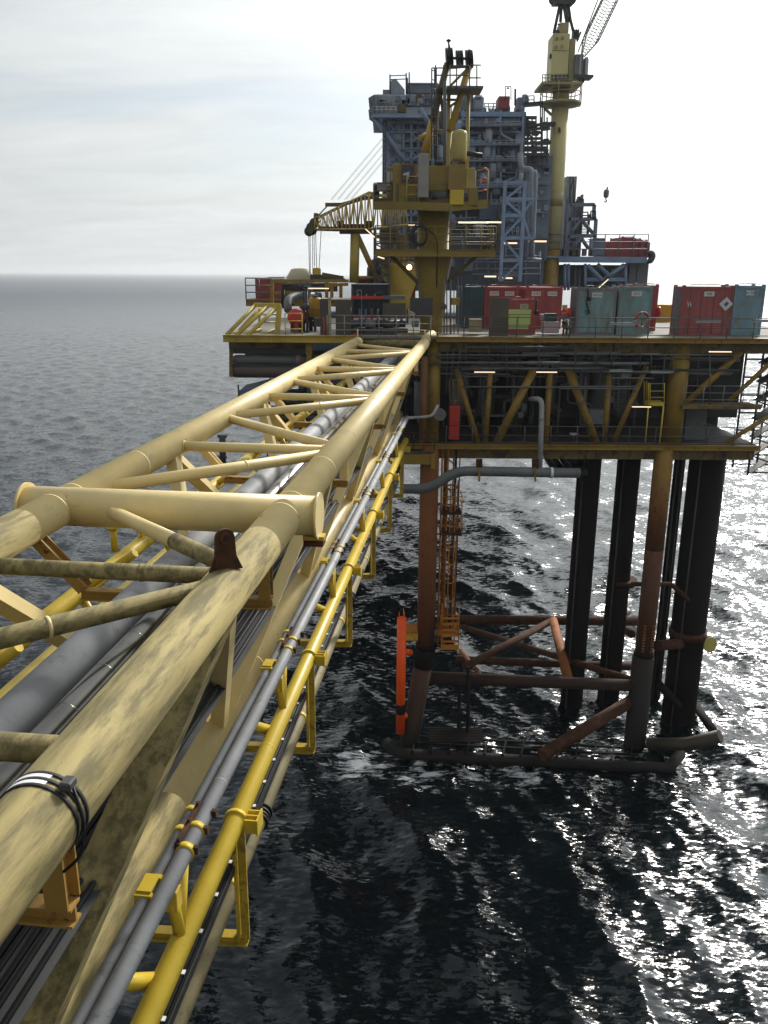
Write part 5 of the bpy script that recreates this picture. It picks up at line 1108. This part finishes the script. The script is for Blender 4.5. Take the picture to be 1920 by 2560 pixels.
# ---------------------------------------------------------------- rear platform: tall blue grey module, stair tower, tall crane
YB=88.0; z2=V(1240,0,1640); z4=V(1180,400,1680)
MDK=mat('module_dark_cladding',(.095,.115,.150),.6,rust=.25,rcol=(.05,.03,.02),scale=.35,var=.3)  # module claddings lightened so their colours carry the hazy glare
MBL=mat('module_blue_frame',(.22,.31,.45),.5,rust=.12,scale=.6)
MLT=mat('module_pale_cladding',(.28,.315,.365),.5,rust=.2,scale=.45,var=.22,dirt=(.09,.10,.11),dirtamt=.3)
MGY=mat('module_grey_cladding',(.165,.193,.245),.55,rust=.25,scale=.4,var=.3)
md=thing('process_module','tall dark blue grey process module on the rear platform with overhanging pale deck house','module',z1(1100,1700,YB))
rect(MB(),z1,960,770,1562,2010,YB,10).build('wall',MDK,md)
rect(MB(),z1,640,800,960,2010,YB+1,8).build('wall',MDK,md)
for x in(1268,1350,1524): MB().tube((D(x,1000,YB+4).x,YB+4,26),(D(x,1000,YB+4).x,YB+4,-4),.8,n=18).build('support_leg',DARK,md)
MB().bb((-9,86.5,11.8),(19.5,106,25.9)).build('unseen_decks',MDK,md); MB().bb((-9,106.05,11.8),(19.5,142,19.5)).build('unseen_decks',MDK,md)  # unseen decks added so the sea below reflects dark
# blue frame
for x0,y0,x1,y1 in((1140,772,1562,805),(1190,905,1408,928),(960,1185,1408,1205),(1140,960,1560,966),(1405,1190,1560,1197),(960,1640,1560,1660)): rect(MB(),z1,x0,y0,x1,y1,YB-.35,.33).build('frame_beam',MBL,md)
for x0,y0,y1 in((1143,760,1190),(1398,760,1280),(1545,770,1640)): rect(MB(),z1,x0,y0,x0+14,y1,YB-.4,.39).build('frame_column',MBL,md)
for x in(1425,1462,1500,1535,1420): rect(MB(),z1,x,812,x+4,1180,YB-.12,.1).build('panel_rib',MGY,md)
for x0,y0,x1,y1 in((1425,820,1540,945),(1425,1020,1530,1180),(1210,815,1390,900)): rect(MB(),z1,x0,y0,x1,y1,YB-.07,.06).build('cladding_panel',MGY,md)
ln(MB(),z1,1425,1058,1560,1140,YB-.4,.12).build('diagonal_tie',MBL,md)
# pipes and ducts on the face
for pts,r,mt in(([(1225,1300),(1225,1010),(1245,985),(1290,985),(1300,1010),(1300,1080)],.30,MBL),([(1345,985),(1362,1010),(1362,1260)],.30,MBL),([(1330,930),(1330,1240)],.14,MLT),([(1270,930),(1270,1180)],.16,MLT),([(1195,930),(1195,1240)],.12,MLT),([(1316,820),(1316,900)],.1,MLT)):
    MB().path([z1(x,y,YB-.7) for x,y in pts],r,.8,12).build('process_pipe',mt,md)
rn=random.Random(9)
for i in range(46):
    x=970+rn.random()*580; y=830+rn.random()*1050; w=12+rn.random()*70; h=10+rn.random()*70
    rect(MB(),z1,x,y,min(x+w,1556),y+h,YB-.2-.3*rn.random(),.5+rn.random()*.2,.02).build('equipment_box',rn.choice((MGY,MDK,MGY,MLT)),md)
for i in range(40):
    x=965+rn.random()*580; y=820+rn.random()*900; l=60+rn.random()*240
    if rn.random()<.55: ln(MB(),z1,x,y,x,y+l,YB-.75-rn.random()*.2,.05+.08*rn.random(),n=8).build('process_pipe',rn.choice((MGY,MBL,MLT,MDK)),md)
    else: ln(MB(),z1,x,y,min(x+l,1555),y,YB-.75-rn.random()*.2,.05+.07*rn.random(),n=8).build('process_pipe',rn.choice((MGY,MBL,MLT)),md)
for lv,y in enumerate((880,1010,1120,1300,1420,1540)):
    x0=970 if lv>1 else 1150
    MB().beam(z1(x0,y,YB-.9),z1(1556,y-6,YB-.9),1.4,.14).build('walkway_deck',MGY,md)
    for q in(18,34): ln(MB(),z1,x0,y-q,1556,y-q-6,YB-1.5,.035,n=6).build('guard_rail',MLT,md)
    for k in range(int((1556-x0)/38)): ln(MB(),z1,x0+k*38,y,x0+k*38,y-36,YB-1.5,.035,n=6).build('rail_post',MLT,md)
for i in range(50):
    x=965+rn.random()*580; y=800+rn.random()*800; q=rn.random()
    if q<.4: MB().path([z1(x,y,YB-1.1),z1(x,y+40+rn.random()*60,YB-1.1),z1(min(x+20+rn.random()*80,1556),y+60+rn.random()*60,YB-1.0)],.05+.09*rn.random(),.5,8).build('process_pipe',rn.choice((MLT,MBL,MGY)),md)
    elif q<.7: MB().lathe(z1(x,y,YB-1),[(.05,0),(.35,.1),(.4,.5),(.4,1.3),(.2,1.6)],10).build('small_vessel',rn.choice((MLT,MGY,MBL)),md)
    else: rect(MB(),z1,x,y,x+8+rn.random()*26,y+8+rn.random()*30,YB-.9,.5,.02).build('equipment_box',rn.choice((MLT,MBL,OFF,MDK)),md)
# open lattice and stairs on the left face
for k in range(7):
    x=640+k*52; MB().beam(z1(x,815,YB-1.9),z1(x,1640,YB-1.9),.16,.16,(0,1,0)).build('lattice_post',rn.choice((MBL,MGY)),md)
for k in range(12):
    y=850+k*64; MB().beam(z1(636,y,YB-1.9),z1(958,y-3,YB-1.9),.16,.2).build('lattice_beam',rn.choice((MBL,MGY,MLT)),md)
    x=640+(k*3%6)*52; MB().beam(z1(x,y,YB-2.0),z1(x+52,y+64,YB-2.0),.12,.12,(0,1,0)).build('lattice_brace',MBL,md)
    if k%2: MB().beam(z1(800,y+64,YB-2.3),z1(900,y,YB-2.3),.5,.12).build('stair_flight',MLT,md)
    ln(MB(),z1,640,y-16,958,y-19,YB-2.2,.035,n=6).build('guard_rail',MLT,md)
# roof gear
for i in range(22):
    x=1150+rn.random()*400; h=6+rn.random()*26; rect(MB(),z1,x,765-h,x+6+rn.random()*30,766,YB+.5+rn.random()*4,.8).build('roof_unit',rn.choice((MGY,MLT,MDK)),md)
for i in range(20):
    x=560+rn.random()*390; rect(MB(),z1,x,655+rn.random()*60,x+8+rn.random()*40,668+rn.random()*70,YB-3.3,.3,.02).build('wall_panel',rn.choice((MGY,MLT,MBL,MDK)),md)
for i in range(18):
    x=650+rn.random()*300; ln(MB(),z1,x,820,x,1000+rn.random()*400,YB-.4-rn.random()*.8,.05+rn.random()*.09,n=8).build('process_pipe',rn.choice((MGY,MLT,MBL)),md)
for i in range(9):
    y=850+i*60; ln(MB(),z1,640,y,955,y-4,YB-.6,.06,n=6).build('guard_rail',rn.choice((MGY,MLT)),md)
rect(MB(),z1,1140,650,1225,765,YB+1.5,4,.05).build('roof_unit',MGY,md); rect(MB(),z1,1228,655,1300,765,YB+1,4,.2).build('roof_unit',MLT,md); rect(MB(),z1,1240,670,1280,690,YB+.95,.04).build('roof_vent',MDK,md)
for x in(1305,1330,1365,1390): ln(MB(),z1,x,765,x,712,YB+.2,.05,n=6).build('roof_post',MLT,md)
for y in(714,738): ln(MB(),z1,1300,y,1395,y,YB+.2,.045,n=6).build('roof_rail',MLT,md)
rect(MB(),z1,1400,664,1478,750,YB+.5,2.2,.04).build('red_roof_box',REDC,md)
for x in(1448,1486): ln(MB(),z1,x,690,x,597,YB+.4,.04,n=6).build('mast',DGR,md)
ln(MB(),z1,1448,597,1486,597,YB+.4,.04,n=6).build('mast_bar',DGR,md); rect(MB(),z1,1458,604,1474,614,YB+.35,.1).build('mast_lamp',DGR,md)
ln(MB(),z1,1515,730,1516,615,YB+.4,.10,n=8).build('mast',DGR,md); rect(MB(),z1,1530,672,1562,760,YB+.5,1.5,.03).build('roof_box',MGY,md)
# overhanging pale house, upper left
rect(MB(),z1,540,652,965,735,YB-3,9,.1).build('deck_house',MLT,md); rect(MB(),z1,548,738,965,792,YB-3.1,9).build('deck_house_base',MLT,md)
for y0,y1 in((652,712),(722,792)):
    a,b,c=z1(542,y0,YB-3),z1(542,y1,YB-3),z1(500,(y0+y1)/2-(4 if y0<700 else -4),YB-3); MB().quad([a,c,b],5,(0,1,0)).build('pointed_end',MGY,md)
rect(MB(),z1,528,786,870,812,YB-3.3,9).build('overhang_deck',MBL,md)
for x in(560,592,625,656,690): ln(MB(),z1,x,783,x,735,YB-3.4,.05,n=6).build('rail_post',OFF,md)
for y in(737,758): ln(MB(),z1,540,y,700,y,YB-3.4,.045,n=6).build('guard_rail',OFF,md)
rect(MB(),z1,772,572,985,645,YB-1,6,.05).build('upper_house',MGY,md); rect(MB(),z1,780,572,975,580,YB-1.1,6.2).build('upper_roof',MLT,md)
m=MB().quad([z1(645,560,YB-2),z1(690,545,YB-2),z1(752,620,YB-2),z1(752,650,YB-2),z1(645,650,YB-2)],3,(0,1,0)); m.build('exhaust_duct',MLT,md)
rect(MB(),z1,600,620,650,652,YB-2.5,2).build('intake_box',MGY,md); rect(MB(),z1,705,715,760,775,YB-3.3,.2).build('yellow_panel',CYD,md)
for x0,y0,x1,y1,mt in((830,650,872,720,CYD),(880,655,940,725,MGY),(690,660,720,700,MGY),(760,655,820,700,MLT),(560,670,600,712,MGY)): rect(MB(),z1,x0,y0,x1,y1,YB-3.12,.14,.02).build('wall_panel',mt,md)
for x,y0,y1 in((650,652,515),(762,652,505),(783,652,500),(770,652,540)): ln(MB(),z1,x,y0,x,y1,YB-2,.07,n=6).build('mast',DGR,md)
for y in(522,548): ln(MB(),z1,652,y+2,765,y-2,YB-2,.045,n=6).build('guard_rail',DGR,md)
ln(MB(),z1,530,792,745,1105,YB-2.5,.22,n=10).build('diagonal_brace',MBL,md); ln(MB(),z1,862,748,925,860,YB-3.2,.22,n=8).build('stair_stringer',MBL,md); ln(MB(),z1,850,755,912,865,YB-3.2,.1,n=8).build('stair_stringer',MLT,md)
for x,r,mt in((652,.75,MGY),(700,.70,MLT),(770,.45,MGY)): MB().tube(z1(x,805,YB-1.2),(z1(x,805,YB-1.2).x,YB-1.2,30),r,n=18).build('exhaust_stack',mt,md)
for x in(604,618): ln(MB(),z1,x,830,x,1420,YB-3,.06,n=6).build('ladder_stringer',DGR,md)
m=MB()
for i in range(18): ln(m,z1,604,840+i*32,618,856+i*32,YB-3,.04,n=5)
m.build('ladder_lacing',DGR,md)
for i in range(9): rect(MB(),z1,800,820+i*62,955,826+i*62,YB+.8,.2).build('wall_rib',MGY,md)
for x in(800,860,905): rect(MB(),z1,x,815,x+5,1400,YB+.7,.3).build('wall_rib',MBL,md)
ln(MB(),z1,725,860,800,812,YB-.2,.06,n=6).build('cable',DGR,md)
# lower front of the module: blue box, column, lamps
rect(MB(),z4,62,370,262,492,YB-2.5,3,.03).build('blue_housing',mat('blue_housing_paint',(.055,.085,.14),.5,rust=.1),md)
rect(MB(),z4,212,410,240,772,YB-3,.6).build('brown_column',mat('brown_column_paint',(.12,.10,.085),.7,rust=.2),md)
rect(MB(),z4,30,520,98,640,YB-2.2,.6).build('grey_panel',MGY,md); ln(MB(),z4,110,560,180,590,YB-2.4,.1).build('davit',MGY,md)
for y in(800,822,848,905,950): ln(MB(),z4,0,y,570,y-4,YB-3.5,.09,n=8).build('pipe_rack_line',MGY,md)
for x in(38,130,190,440,560): ln(MB(),z4,x,760,x,1060,YB-3.2,.13,n=8).build('rack_post',MGY,md)
rect(MB(),z4,0,1040,700,1200,YB-3,4).build('lower_wall',MDK,md); rect(MB(),z4,0,640,600,1060,YB+.4,4).build('lower_wall',MDK,md)
for x,y,w,lb in((68,503,1.7,'leftmost of three glowing strip lights in a row high on the rear module'),(190,502,1.7,'rightmost glowing strip light in the row of three below the blue housing'),(312,675,1.5,'glowing strip light inside the blue stair tower'),(540,660,1.9,'bright glowing strip light between stair tower and tall crane pedestal'),(152,952,1.2,'small glowing strip light low behind the red containers'),(278,965,1.4,'small glowing strip light at the foot of the blue stair tower'),(345,322,2.6,'unlit pale strip fitting across the blue stair tower')):
    lamp(z4(x,y,YB-4.5 if 'tower' in lb else YB-3.4),w,lb,'unlit' not in lb,sc_=2.2)
lamp(z3(1318,528,YB-3),1.9,'middle glowing strip light of the row right of the crane column',True,sc_=2.2)
lamp(z3(917,552,YB-3),1.6,'glowing strip light just left of the near crane column',True,sc_=2.0)
# blue stair tower
YT=82.0
bt=thing('stair_tower','light blue cross braced steel stair tower before the dark rear module','stair tower',z4(320,1020,YT))
def bar(a,b,Y,w=.26): return MB().beam(z4(*a,Y),z4(*b,Y),w,w,(0,1,0)).build('tower_bar',MBL,bt)
for dy in(0,3.0):
    bar((275,175),(235,1015),YT+dy,.32); bar((440,175),(395,1015),YT+dy,.32)
for a,b in(((275,187),(440,185)),((272,325),(535,322)),((268,465),(420,462)),((262,650),(520,645)),((245,835),(400,832))): bar(a,b,YT,.26)
for a,b in(((435,200),(280,322)),((280,342),(415,458)),((415,472),(265,632)),((265,662),(398,828)),((400,842),(240,1008)),((500,335),(425,440)),((425,470),(480,640))): bar(a,b,YT,.2)
for y0,y1,xa,xb_ in((440,470,268,418),(628,655,262,410)): rect(MB(),z4,xa,y0,xb_,y1,YT+.2,2.8).build('landing',MBL,bt)
for y,xa,xb_ in((560,270,395),(590,270,395),(930,250,380),(960,250,380),(380,280,420)): ln(MB(),z4,xa,y,xb_,y,YT+.4,.05,n=6).build('guard_rail',MLT,bt)
for i in range(6): ln(MB(),z4,290+i*20,560,288+i*20,628,YT+.4,.04,n=6).build('rail_post',MLT,bt)
rect(MB(),z4,190,1008,420,1030,YT-.3,3.4).build('tower_base',DGR,bt)
for i,pts in enumerate(([(400,-60),(405,70),(480,75),(497,100),(490,800)],[(385,90),(525,95),(535,120),(505,800),(490,820),(575,830)],[(470,180),(455,790),(430,810)],[(418,-180),(375,160)])):
    one('tower_pipe',MB().path([z4(x,y,YT+1.5) for x,y in pts],(.26,.15,.2,.12)[i],.6,12),MLT if i<2 else MGY,('thick pale pipe bending down the right side of the blue stair tower','thinner pale pipe wrapping outside the thick one at the stair tower','grey straight pipe just right of the blue stair tower','slim slanting pipe above the blue stair tower')[i],'pipe')
# scaffold and blocks between the module and the tall crane
sc_t=thing('scaffold','open dark scaffold lattice against the sky between module and tall crane','scaffold',z2(400,1620,YB+2))
for x in(290,330,375,415,470,530): MB().beam(z2(x,1215,YB+2),z2(x,1700,YB+2),.13,.13,(0,1,0)).build('standard',DGR,sc_t)
for i,y in enumerate((1220,1270,1315,1345,1385,1440,1490,1530,1560,1600)):
    MB().beam(z2(285,y,YB+2),z2((420,420,600,560,470,480,560,540,545,545)[i],y-(0,0,40,20,10,5,15,0,0,0)[i],YB+2),.5 if y in(1220,1315,1490,1600) else .18,.25).build('ledger',DGR,sc_t)
for i in range(9): MB().tube(z2(288+i*14,1240+i*40,YB+2.3),z2(415-i*6,1280+i*40,YB+2.3),.1,n=6).build('brace',DGR,sc_t)
rn=random.Random(4)
for i in range(26):
    x=290+rn.random()*230; y=1230+rn.random()*360; rect(MB(),z2,x,y,x+12+rn.random()*45,y+10+rn.random()*25,YB+2.2,.8).build('scaffold_board',DGR,sc_t)
blk=thing('annex_block','dark blue grey annex block standing behind the tall crane pedestal','building',z2(430,2100,YB+3))
rect(MB(),z2,292,1610,560,2700,YB+3,8).build('wall',MGY,blk)
for i in range(14):
    x=300+rn.random()*200; y=1640+rn.random()*800; rect(MB(),z2,x,y,x+20+rn.random()*60,y+15+rn.random()*70,YB+2.8,.3).build('wall_panel',rn.choice((MDK,MBL,MGY)),blk)
for y in(1700,1890,1905,2060,2200): rect(MB(),z2,300,y,545,y+7,YB+2.6,.3).build('ledge',MLT,blk)
rect(MB(),z4,768,135,850,800,YB+7,3).build('tower_wall',MGY,blk); rect(MB(),z4,770,190,812,330,YB+6.8,.3).build('wall_panel',MLT,blk)
for x in(812,846): ln(MB(),z4,x,140,x,360,YB+6,.08,n=6).build('mast',DGR,blk)
ln(MB(),z4,812,145,846,148,YB+6,.08,n=6).build('mast',DGR,blk); ln(MB(),z4,815,250,846,145,YB+6,.08,n=6).build('mast',DGR,blk)
for i in range(9): 
    x=850+i*7; rect(MB(),z4,x,355-(i%4)*14-i*4,x+9,800,YB+6.5,1).build('louvre',DGR if i%2 else MGY,blk)
# ---------------------------------------------------------------- right rear deck
zd=z4(900,802,92).z
rd=thing('rear_right_platform','rear right platform deck on grey legs with blue edge plate','platform',z4(1000,850,96))
xa,xb_=z4(500,820,92).x,z4(1452,820,92).x
MB().bb((xa,92.2,zd-.2),(xb_,104,zd)).build('deck',MGY,rd)
rect(MB(),z4,720,802,1452,852,92,.2).build('edge_plate',MBL,rd); rect(MB(),z4,500,795,720,812,92,.2).build('edge_plate',MBL,rd)
rect(MB(),z4,1290,850,1345,1400,93,1.8).build('leg',mat('leg_grey',(.13,.14,.16),.6,rust=.2,scale=.4),rd); rect(MB(),z4,1352,850,1443,1400,93.2,2.6).build('leg',mat('leg_grey',(.13,.14,.16),.6),rd)
for a,b in(((960,872),(1082,1000)),((1082,1000),(1262,870)),((1040,865),(1140,960))): ln(MB(),z4,*a,*b,92.5,.22,n=8).build('brace',MBL,rd)
rect(MB(),z4,700,870,1285,1060,97,3).build('back_wall',MDK,rd)
for x in(770,800,940,1275): ln(MB(),z4,x,860,x,1080,92.6,.16,n=8).build('post',MBL,rd)
for x in(860,890,1000,1195): ln(MB(),z4,x,880,x,1080,94,.12,n=8).build('post',MGY,rd)
for y in(985,1000): ln(MB(),z4,940,y,1270,y,92.6,.12,n=8).build('pipe_line',MBL,rd)
for i in range(14): ln(MB(),z4,1160+i*9,905-i*2,1160+i*9,975,93.5,.05,n=5).build('rail_post',MLT,rd)
lamp(z4(1073,1022,91.5),1.9,'glowing strip light tilted under the rear right deck',True,tilt=.75,sc_=2.4)
m=MB().path([z4(1455,790,92),z4(1490,770,92),z4(1500,800,92),z4(1478,838,92),z4(1460,830,92)],.32,.5,10); m.build('fender_ring',DGR,rd)
railing('handrail',[z4(500,800,91.9),z4(1450,797,91.9)],'thin grey handrail along the rear right deck edge',MGY,2.2,1.6,(1.0,.66,.33),.055)
ft=thing('frame_tower','grey open frame tower with stair flight on the rear right deck','stair tower',z4(910,800,93))
for a,b in(((812,370),(805,490)),((1015,370),(1005,490)),((805,490),(785,800)),((1028,490),(1010,800)),((812,372),(1016,370)),((800,492),(1030,488)),((795,635),(1022,630))): MB().beam(z4(*a,93),z4(*b,93),.34,.34,(0,1,0)).build('frame_bar',MGY,ft)
for a,b in(((900,500),(805,625)),((910,500),(1010,615)),((905,645),(820,750)),((905,645),(965,735))): ln(MB(),z4,*a,*b,93,.2,n=8).build('diagonal_bar',MGY,ft)
for a,b in(((905,500),(890,628)),((975,450),(958,625))): ln(MB(),z4,*a,*b,93.6,.14,n=8).build('stair_stringer',DGR,ft)
for i in range(10): MB().beam(z4(902-i*1.3,506+i*12,93.6),z4(968-i*1.3,506+i*12,93.6),.3,.06).build('stair_tread',DGR,ft)
for a,b in(((905,435),(962,432)),((905,462),(962,460)),((985,425),(1025,422)),((1025,420),(1025,485)),((985,425),(983,490)),((908,435),(900,490)),((962,432),(960,480))): ln(MB(),z4,*a,*b,92.8,.07,n=6).build('guard_rail',DGR,ft)
for x in(700,740,780,830,880,930,985): rect(MB(),z4,x,735,x+22,795,93.5,1.2).build('stowed_drum',rn.choice((NAVY,MGY,OCHD)),ft)
# red container stack on that deck
for i,(x0,x1,y0,Y,lb) in enumerate(((1108,1172,684,95,'red container at the left end of the far stack, lowest top'),(1172,1238,672,96,'red container second from left of the far stack'),(1240,1345,640,96,'tallest red container in the middle of the far stack'),(1346,1400,655,95.5,'narrow red container right of the tallest one in the far stack'),(1400,1452,668,95,'red container second from right of the far stack'),(1452,1475,690,94.6,'small red container end at the far right of the stack'))):
    container(z4,x0,y0,x1,Y,5,lb,REDC,zbase=zd,name='shipping_container',doors=False,group='red containers stacked on the rear right deck')
o=thing('grey_cabin','grey cabin with orange right edge beside the far red containers','cabin',z4(1062,795,94)); rect(MB(),z4,1022,652,1092,795,94,3,.04).build('cabin_wall',MGY,o); rect(MB(),z4,1092,655,1104,795,94,3).build('cabin_edge',OCH,o); rect(MB(),z4,1018,648,1108,655,93.9,3.2).build('cabin_roof',DGR,o)
# ---------------------------------------------------------------- tall crane
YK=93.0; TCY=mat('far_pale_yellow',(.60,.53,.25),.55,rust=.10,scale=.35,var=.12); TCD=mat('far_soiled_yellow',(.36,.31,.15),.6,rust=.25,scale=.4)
kx=z2(667,1100,YK).x; rk=(z2(755,1100,YK).x-z2(580,1100,YK).x)/2
tk=thing('tower_crane','tall rear crane on pale yellow pedestal with lattice boom rising out of the picture','crane',(kx,YK,28))
zt=z2(660,1070,YK).z
m=MB().tube((kx,YK,20),(kx,YK,z4(680,735,YK).z),rk*.98,n=26); m.build('pedestal_foot',OCH,tk)
m=MB().tube((kx,YK,z4(680,735,YK).z),(kx,YK,zt),rk,n=26); zj=z4(680,325,YK).z; m.m=1; m.ring((kx,YK,zj),UP,rk*1.006,1.5,26); m.build('pedestal',[TCY,TCD],tk)
MB().tube(z2(658,1320,YK-rk-.02)+Vector((0,0,0)),z2(658,1375,YK-rk-.02),.13,n=8).build('manhole',OCHD,tk)
# lower ring walkway
zr_=z2(670,1065,YK).z; xA,xB=z2(472,1065,YK).x,z2(878,1065,YK).x
m=MB().lathe((kx,YK,zr_),[(rk+.05,-.5),(rk+.8,-.32),(rk+1.3,-.28),(rk+1.3,0)],10); m.build('ring_walkway',TCD,tk)
MB().beam(z2(500,1120,YK-.5),z2(578,1195,YK-.5),.2,.25).build('walkway_strut',TCD,tk)
for i in range(10):
    a=2*math.pi*i/10; b=2*math.pi*(i+1)/10; P=Vector((kx+(rk+1.22)*math.cos(a),YK+(rk+1.22)*math.sin(a),zr_)); Q=Vector((kx+(rk+1.22)*math.cos(b),YK+(rk+1.22)*math.sin(b),zr_))
    MB().tube(P,P+UP*1.7,.05,n=6).build('rail_post',TCD,tk)
    for q in(.85,1.7): MB().tube(P+UP*q,Q+UP*q,.045,n=6).build('guard_rail',TCD,tk)
m=MB().lathe((kx,YK,0),[(rk,zt),(rk*.98,z2(0,960,YK).z),(rk*.88,z2(0,940,YK).z),(rk*.92,z2(0,880,YK).z),(rk*1.1,z2(0,870,YK).z),(rk*1.1,z2(0,835,YK).z)],24); m.build('slew_ring',TCD,tk)
for y in(965,945,925,905): MB().ring((kx,YK,z2(0,y,YK).z),UP,rk*1.02,.12,24).build('ring_flange',CYD,tk)
# upper platform, house, cab
rect(MB(),z2,475,845,900,872,YK-2,4.4).build('upper_walkway',TCD,tk); rect(MB(),z2,500,868,580,888,YK-1.5,3).build('walkway_beam',DGR,tk)
for i,x in enumerate((482,510,540,570,600,640,680,720)): ln(MB(),z2,x,845,x,772,YK-2,.05,n=6).build('rail_post',TCD,tk)
for y in(775,808): ln(MB(),z2,480,y,740,y-4,YK-2,.045,n=6).build('guard_rail',TCD,tk)
rect(MB(),z2,578,345,755,838,YK-1.2,2.6,.05).build('machinery_house',TCY,tk); rect(MB(),z2,575,770,755,840,YK-1.3,.1).build('dark_band',DGR,tk); rect(MB(),z2,758,400,815,830,YK-.8,1.8).build('rope_housing',TCD,tk)
for x,y in((632,403),(690,396),(626,488),(684,482)): MB().ring(z2(x,y,YK-1.22),(0,1,0),.17,.12,12).build('boss',TCD,tk)
rect(MB(),z2,578,520,752,524,YK-1.24,.06).build('seam_strip',TCD,tk)
rect(MB(),z2,665,232,755,343,YK-1,1.8,.03).build('top_box',TCD,tk); rect(MB(),z2,622,308,655,345,YK-.8,1).build('rope_drum',DGR,tk); MB().path([z2(645,262,YK-.8),z2(650,248,YK-.8),z2(665,250,YK-.8)],.08,.1,6).build('exhaust_bend',DGR,tk)
rect(MB(),z2,560,555,578,598,YK-1.2,.5).build('side_lamp',DGR,tk)
m=MB()
for i in range(7): rect(m,z2,805+i*8,300+(i%3)*9,815+i*8,385-(i%2)*14,YK-.5-.1*i,1)
m.build('winch_platform',DGR,tk)
rect(MB(),z2,815,560,905,795,YK-1.2,2.2,.05).build('cab',mat('cab_grey',(.16,.165,.175),.5,rust=.1),tk); rect(MB(),z2,908,585,962,790,YK-1.0,2,.2).build('cab_front',mat('cab_grey',(.16,.165,.175),.5),tk)
for x0,x1 in((868,882),(928,952)): rect(MB(),z2,x0,590,x1,770,YK-1.26 if x0<900 else YK-1.06,.05).build('cab_window',OFF,tk)
MB().beam(z2(800,800,YK-.5),z2(990,808,YK-.5),1.8,.2).build('cab_floor',DGR,tk); rect(MB(),z2,862,815,918,852,YK-.6,.8).build('floor_box',DGR,tk)
for a,b in(((600,345),(665,35)),((668,230),(682,35)),((742,235),(710,35)),((800,320),(728,35)),((770,200),(748,35))): ln(MB(),z2,*a,*b,YK,.15 if a[0]!=742 else .24,n=8).build('frame_leg',DGR,tk)
MB().beam(z2(585,8,YK),z2(795,8,YK),1.0,.8).build('cross_head',DGR,tk); MB().beam(z2(620,30,YK),z2(770,22,YK),.8,.5).build('cross_head',DGR,tk)
for x in(600,640,690,740,780): MB().ring(z2(x,-6,YK),(0,1,0),.5,.3,14).build('head_sheave',DGR,tk)
f0=z2(905,575,YK-.5); f1=z2(1300,-255,YK-.5)
m=MB(); d=(f1-f0); 
ax=d.normalized(); side=ax.cross(Vector((0,1,0))).normalized()
n_=26
def P_(k,s,q):
    t=k/n_; w=.5+1.5*min(1,t*5); w*=1 if t<.9 else (1-t)*9+.1
    return f0+d*t+side*(s*w*.34)+Vector((0,q*w*.4,0))
for s in(-1,1):
    for q in(-1,1):
        for k in range(n_):
            m.tube(P_(k,s,q),P_(k+1,s,q),.06,n=6); 
            if q==1: m.tube(P_(k,s if k%2 else -s,q),P_(k+1,-s if k%2 else s,q),.03,n=5)
            m.tube(P_(k,s,-1 if k%2 else 1),P_(k+1,s,1 if k%2 else -1),.03,n=5)
m.build('boom',mat('boom_grey_yellow',(.30,.27,.17),.6,rust=.1),tk)
for a,b in(((850,540),(1055,0)),((770,0),(1290,-250))): ln(MB(),z2,*a,*b,YK-.5,.06,n=5).build('stay_rope',DGR,tk)
ln(MB(),z2,840,430,880,330,YK-.4,.1,n=6).build('luffing_link',DGR,tk)
# link bridge from the module roof to the crane
o=thing('link_walkway','narrow walkway from the module roof to the tall crane ring walkway','walkway',z2(380,1085,YK)); MB().beam(z2(280,1090,YK-1),z2(480,1073,YK-1),1,.3).build('deck',DGR,o)
for x in(290,395): ln(MB(),z2,x,1085,x,995,YK-1.4,.06,n=6).build('post',MLT,o)
for y in(998,1040): ln(MB(),z2,290,y,395,y-6,YK-1.4,.05,n=6).build('rail',MLT,o)
MB().lathe(z2(300,1040,YK-1),[(.3,-.5),(.45,0),(.3,.5)],12).build('drum',MGY,o)
o=thing('access_platform','small dark access platforms and ladder on the left of the tall crane pedestal','access platform',z2(520,1300,YK-1))
for x,y0,y1 in((460,1010,1330),(480,1100,1560),(500,1110,1290)): ln(MB(),z2,x,y0,x,y1,YK-1,.07,n=6).build('ladder_rail',DGR,o)
MB().beam(z2(470,1295,YK-1),z2(610,1288,YK-1),1.2,.25).build('platform',DGR,o); MB().beam(z2(410,1490,YK-1),z2(560,1478,YK-1),1.2,.3).build('platform',OCHD,o); MB().beam(z2(480,1350,YK-1),z2(560,1340,YK-1),.3,.15).build('platform_rail',DGR,o)
# hook block of the tall crane
tip=f1; hb=z4(1113,285,YK-.5)
o=thing('hook_block','grey hook block of the tall crane hanging alone in the bright sky','hook block',hb)
m=MB().lathe(hb,[(.12,-.36),(.26,-.22),(.30,.22),(.25,.42),(.14,.48)],10); m.build('block',mat('hook_grey',(.2,.2,.2),.6,rust=.2),o)
MB().path([hb+Vector((0,0,-.34)),hb+Vector((0,0,-.55)),hb+Vector((.14,0,-.66)),hb+Vector((0,0,-.78)),hb+Vector((-.15,0,-.66))],.055,.07,8).build('hook',DGR,o); MB().tube(hb+Vector((.05,0,.46)),hb+Vector((.09,0,.7)),.09,n=8).build('swivel',DGR,o)
for q in(-.12,.12): MB().tube(hb+Vector((q,0,1)),Vector((hb.x+q,hb.y,tip.z)),.012,n=5).build('hoist_rope',GALV,o)
# ---------------------------------------------------------------- thin sea haze
hz=MB().bb((-42000,-42000,-4),(42000,42000,110))
hm=bpy.data.materials.new('haze'); hm.use_nodes=True; t=hm.node_tree; t.nodes.remove(t.nodes['Principled BSDF'])
pv=t.nodes.new('ShaderNodeVolumePrincipled'); pv.inputs['Color'].default_value=(.95,.97,1.0,1); pv.inputs['Density'].default_value=.00014; pv.inputs['Anisotropy'].default_value=.35
t.links.new(pv.outputs[0],t.nodes['Material Output'].inputs['Volume'])
ho=hz.build('haze',hm,None,(0,0,0)); ho['kind']='stuff'
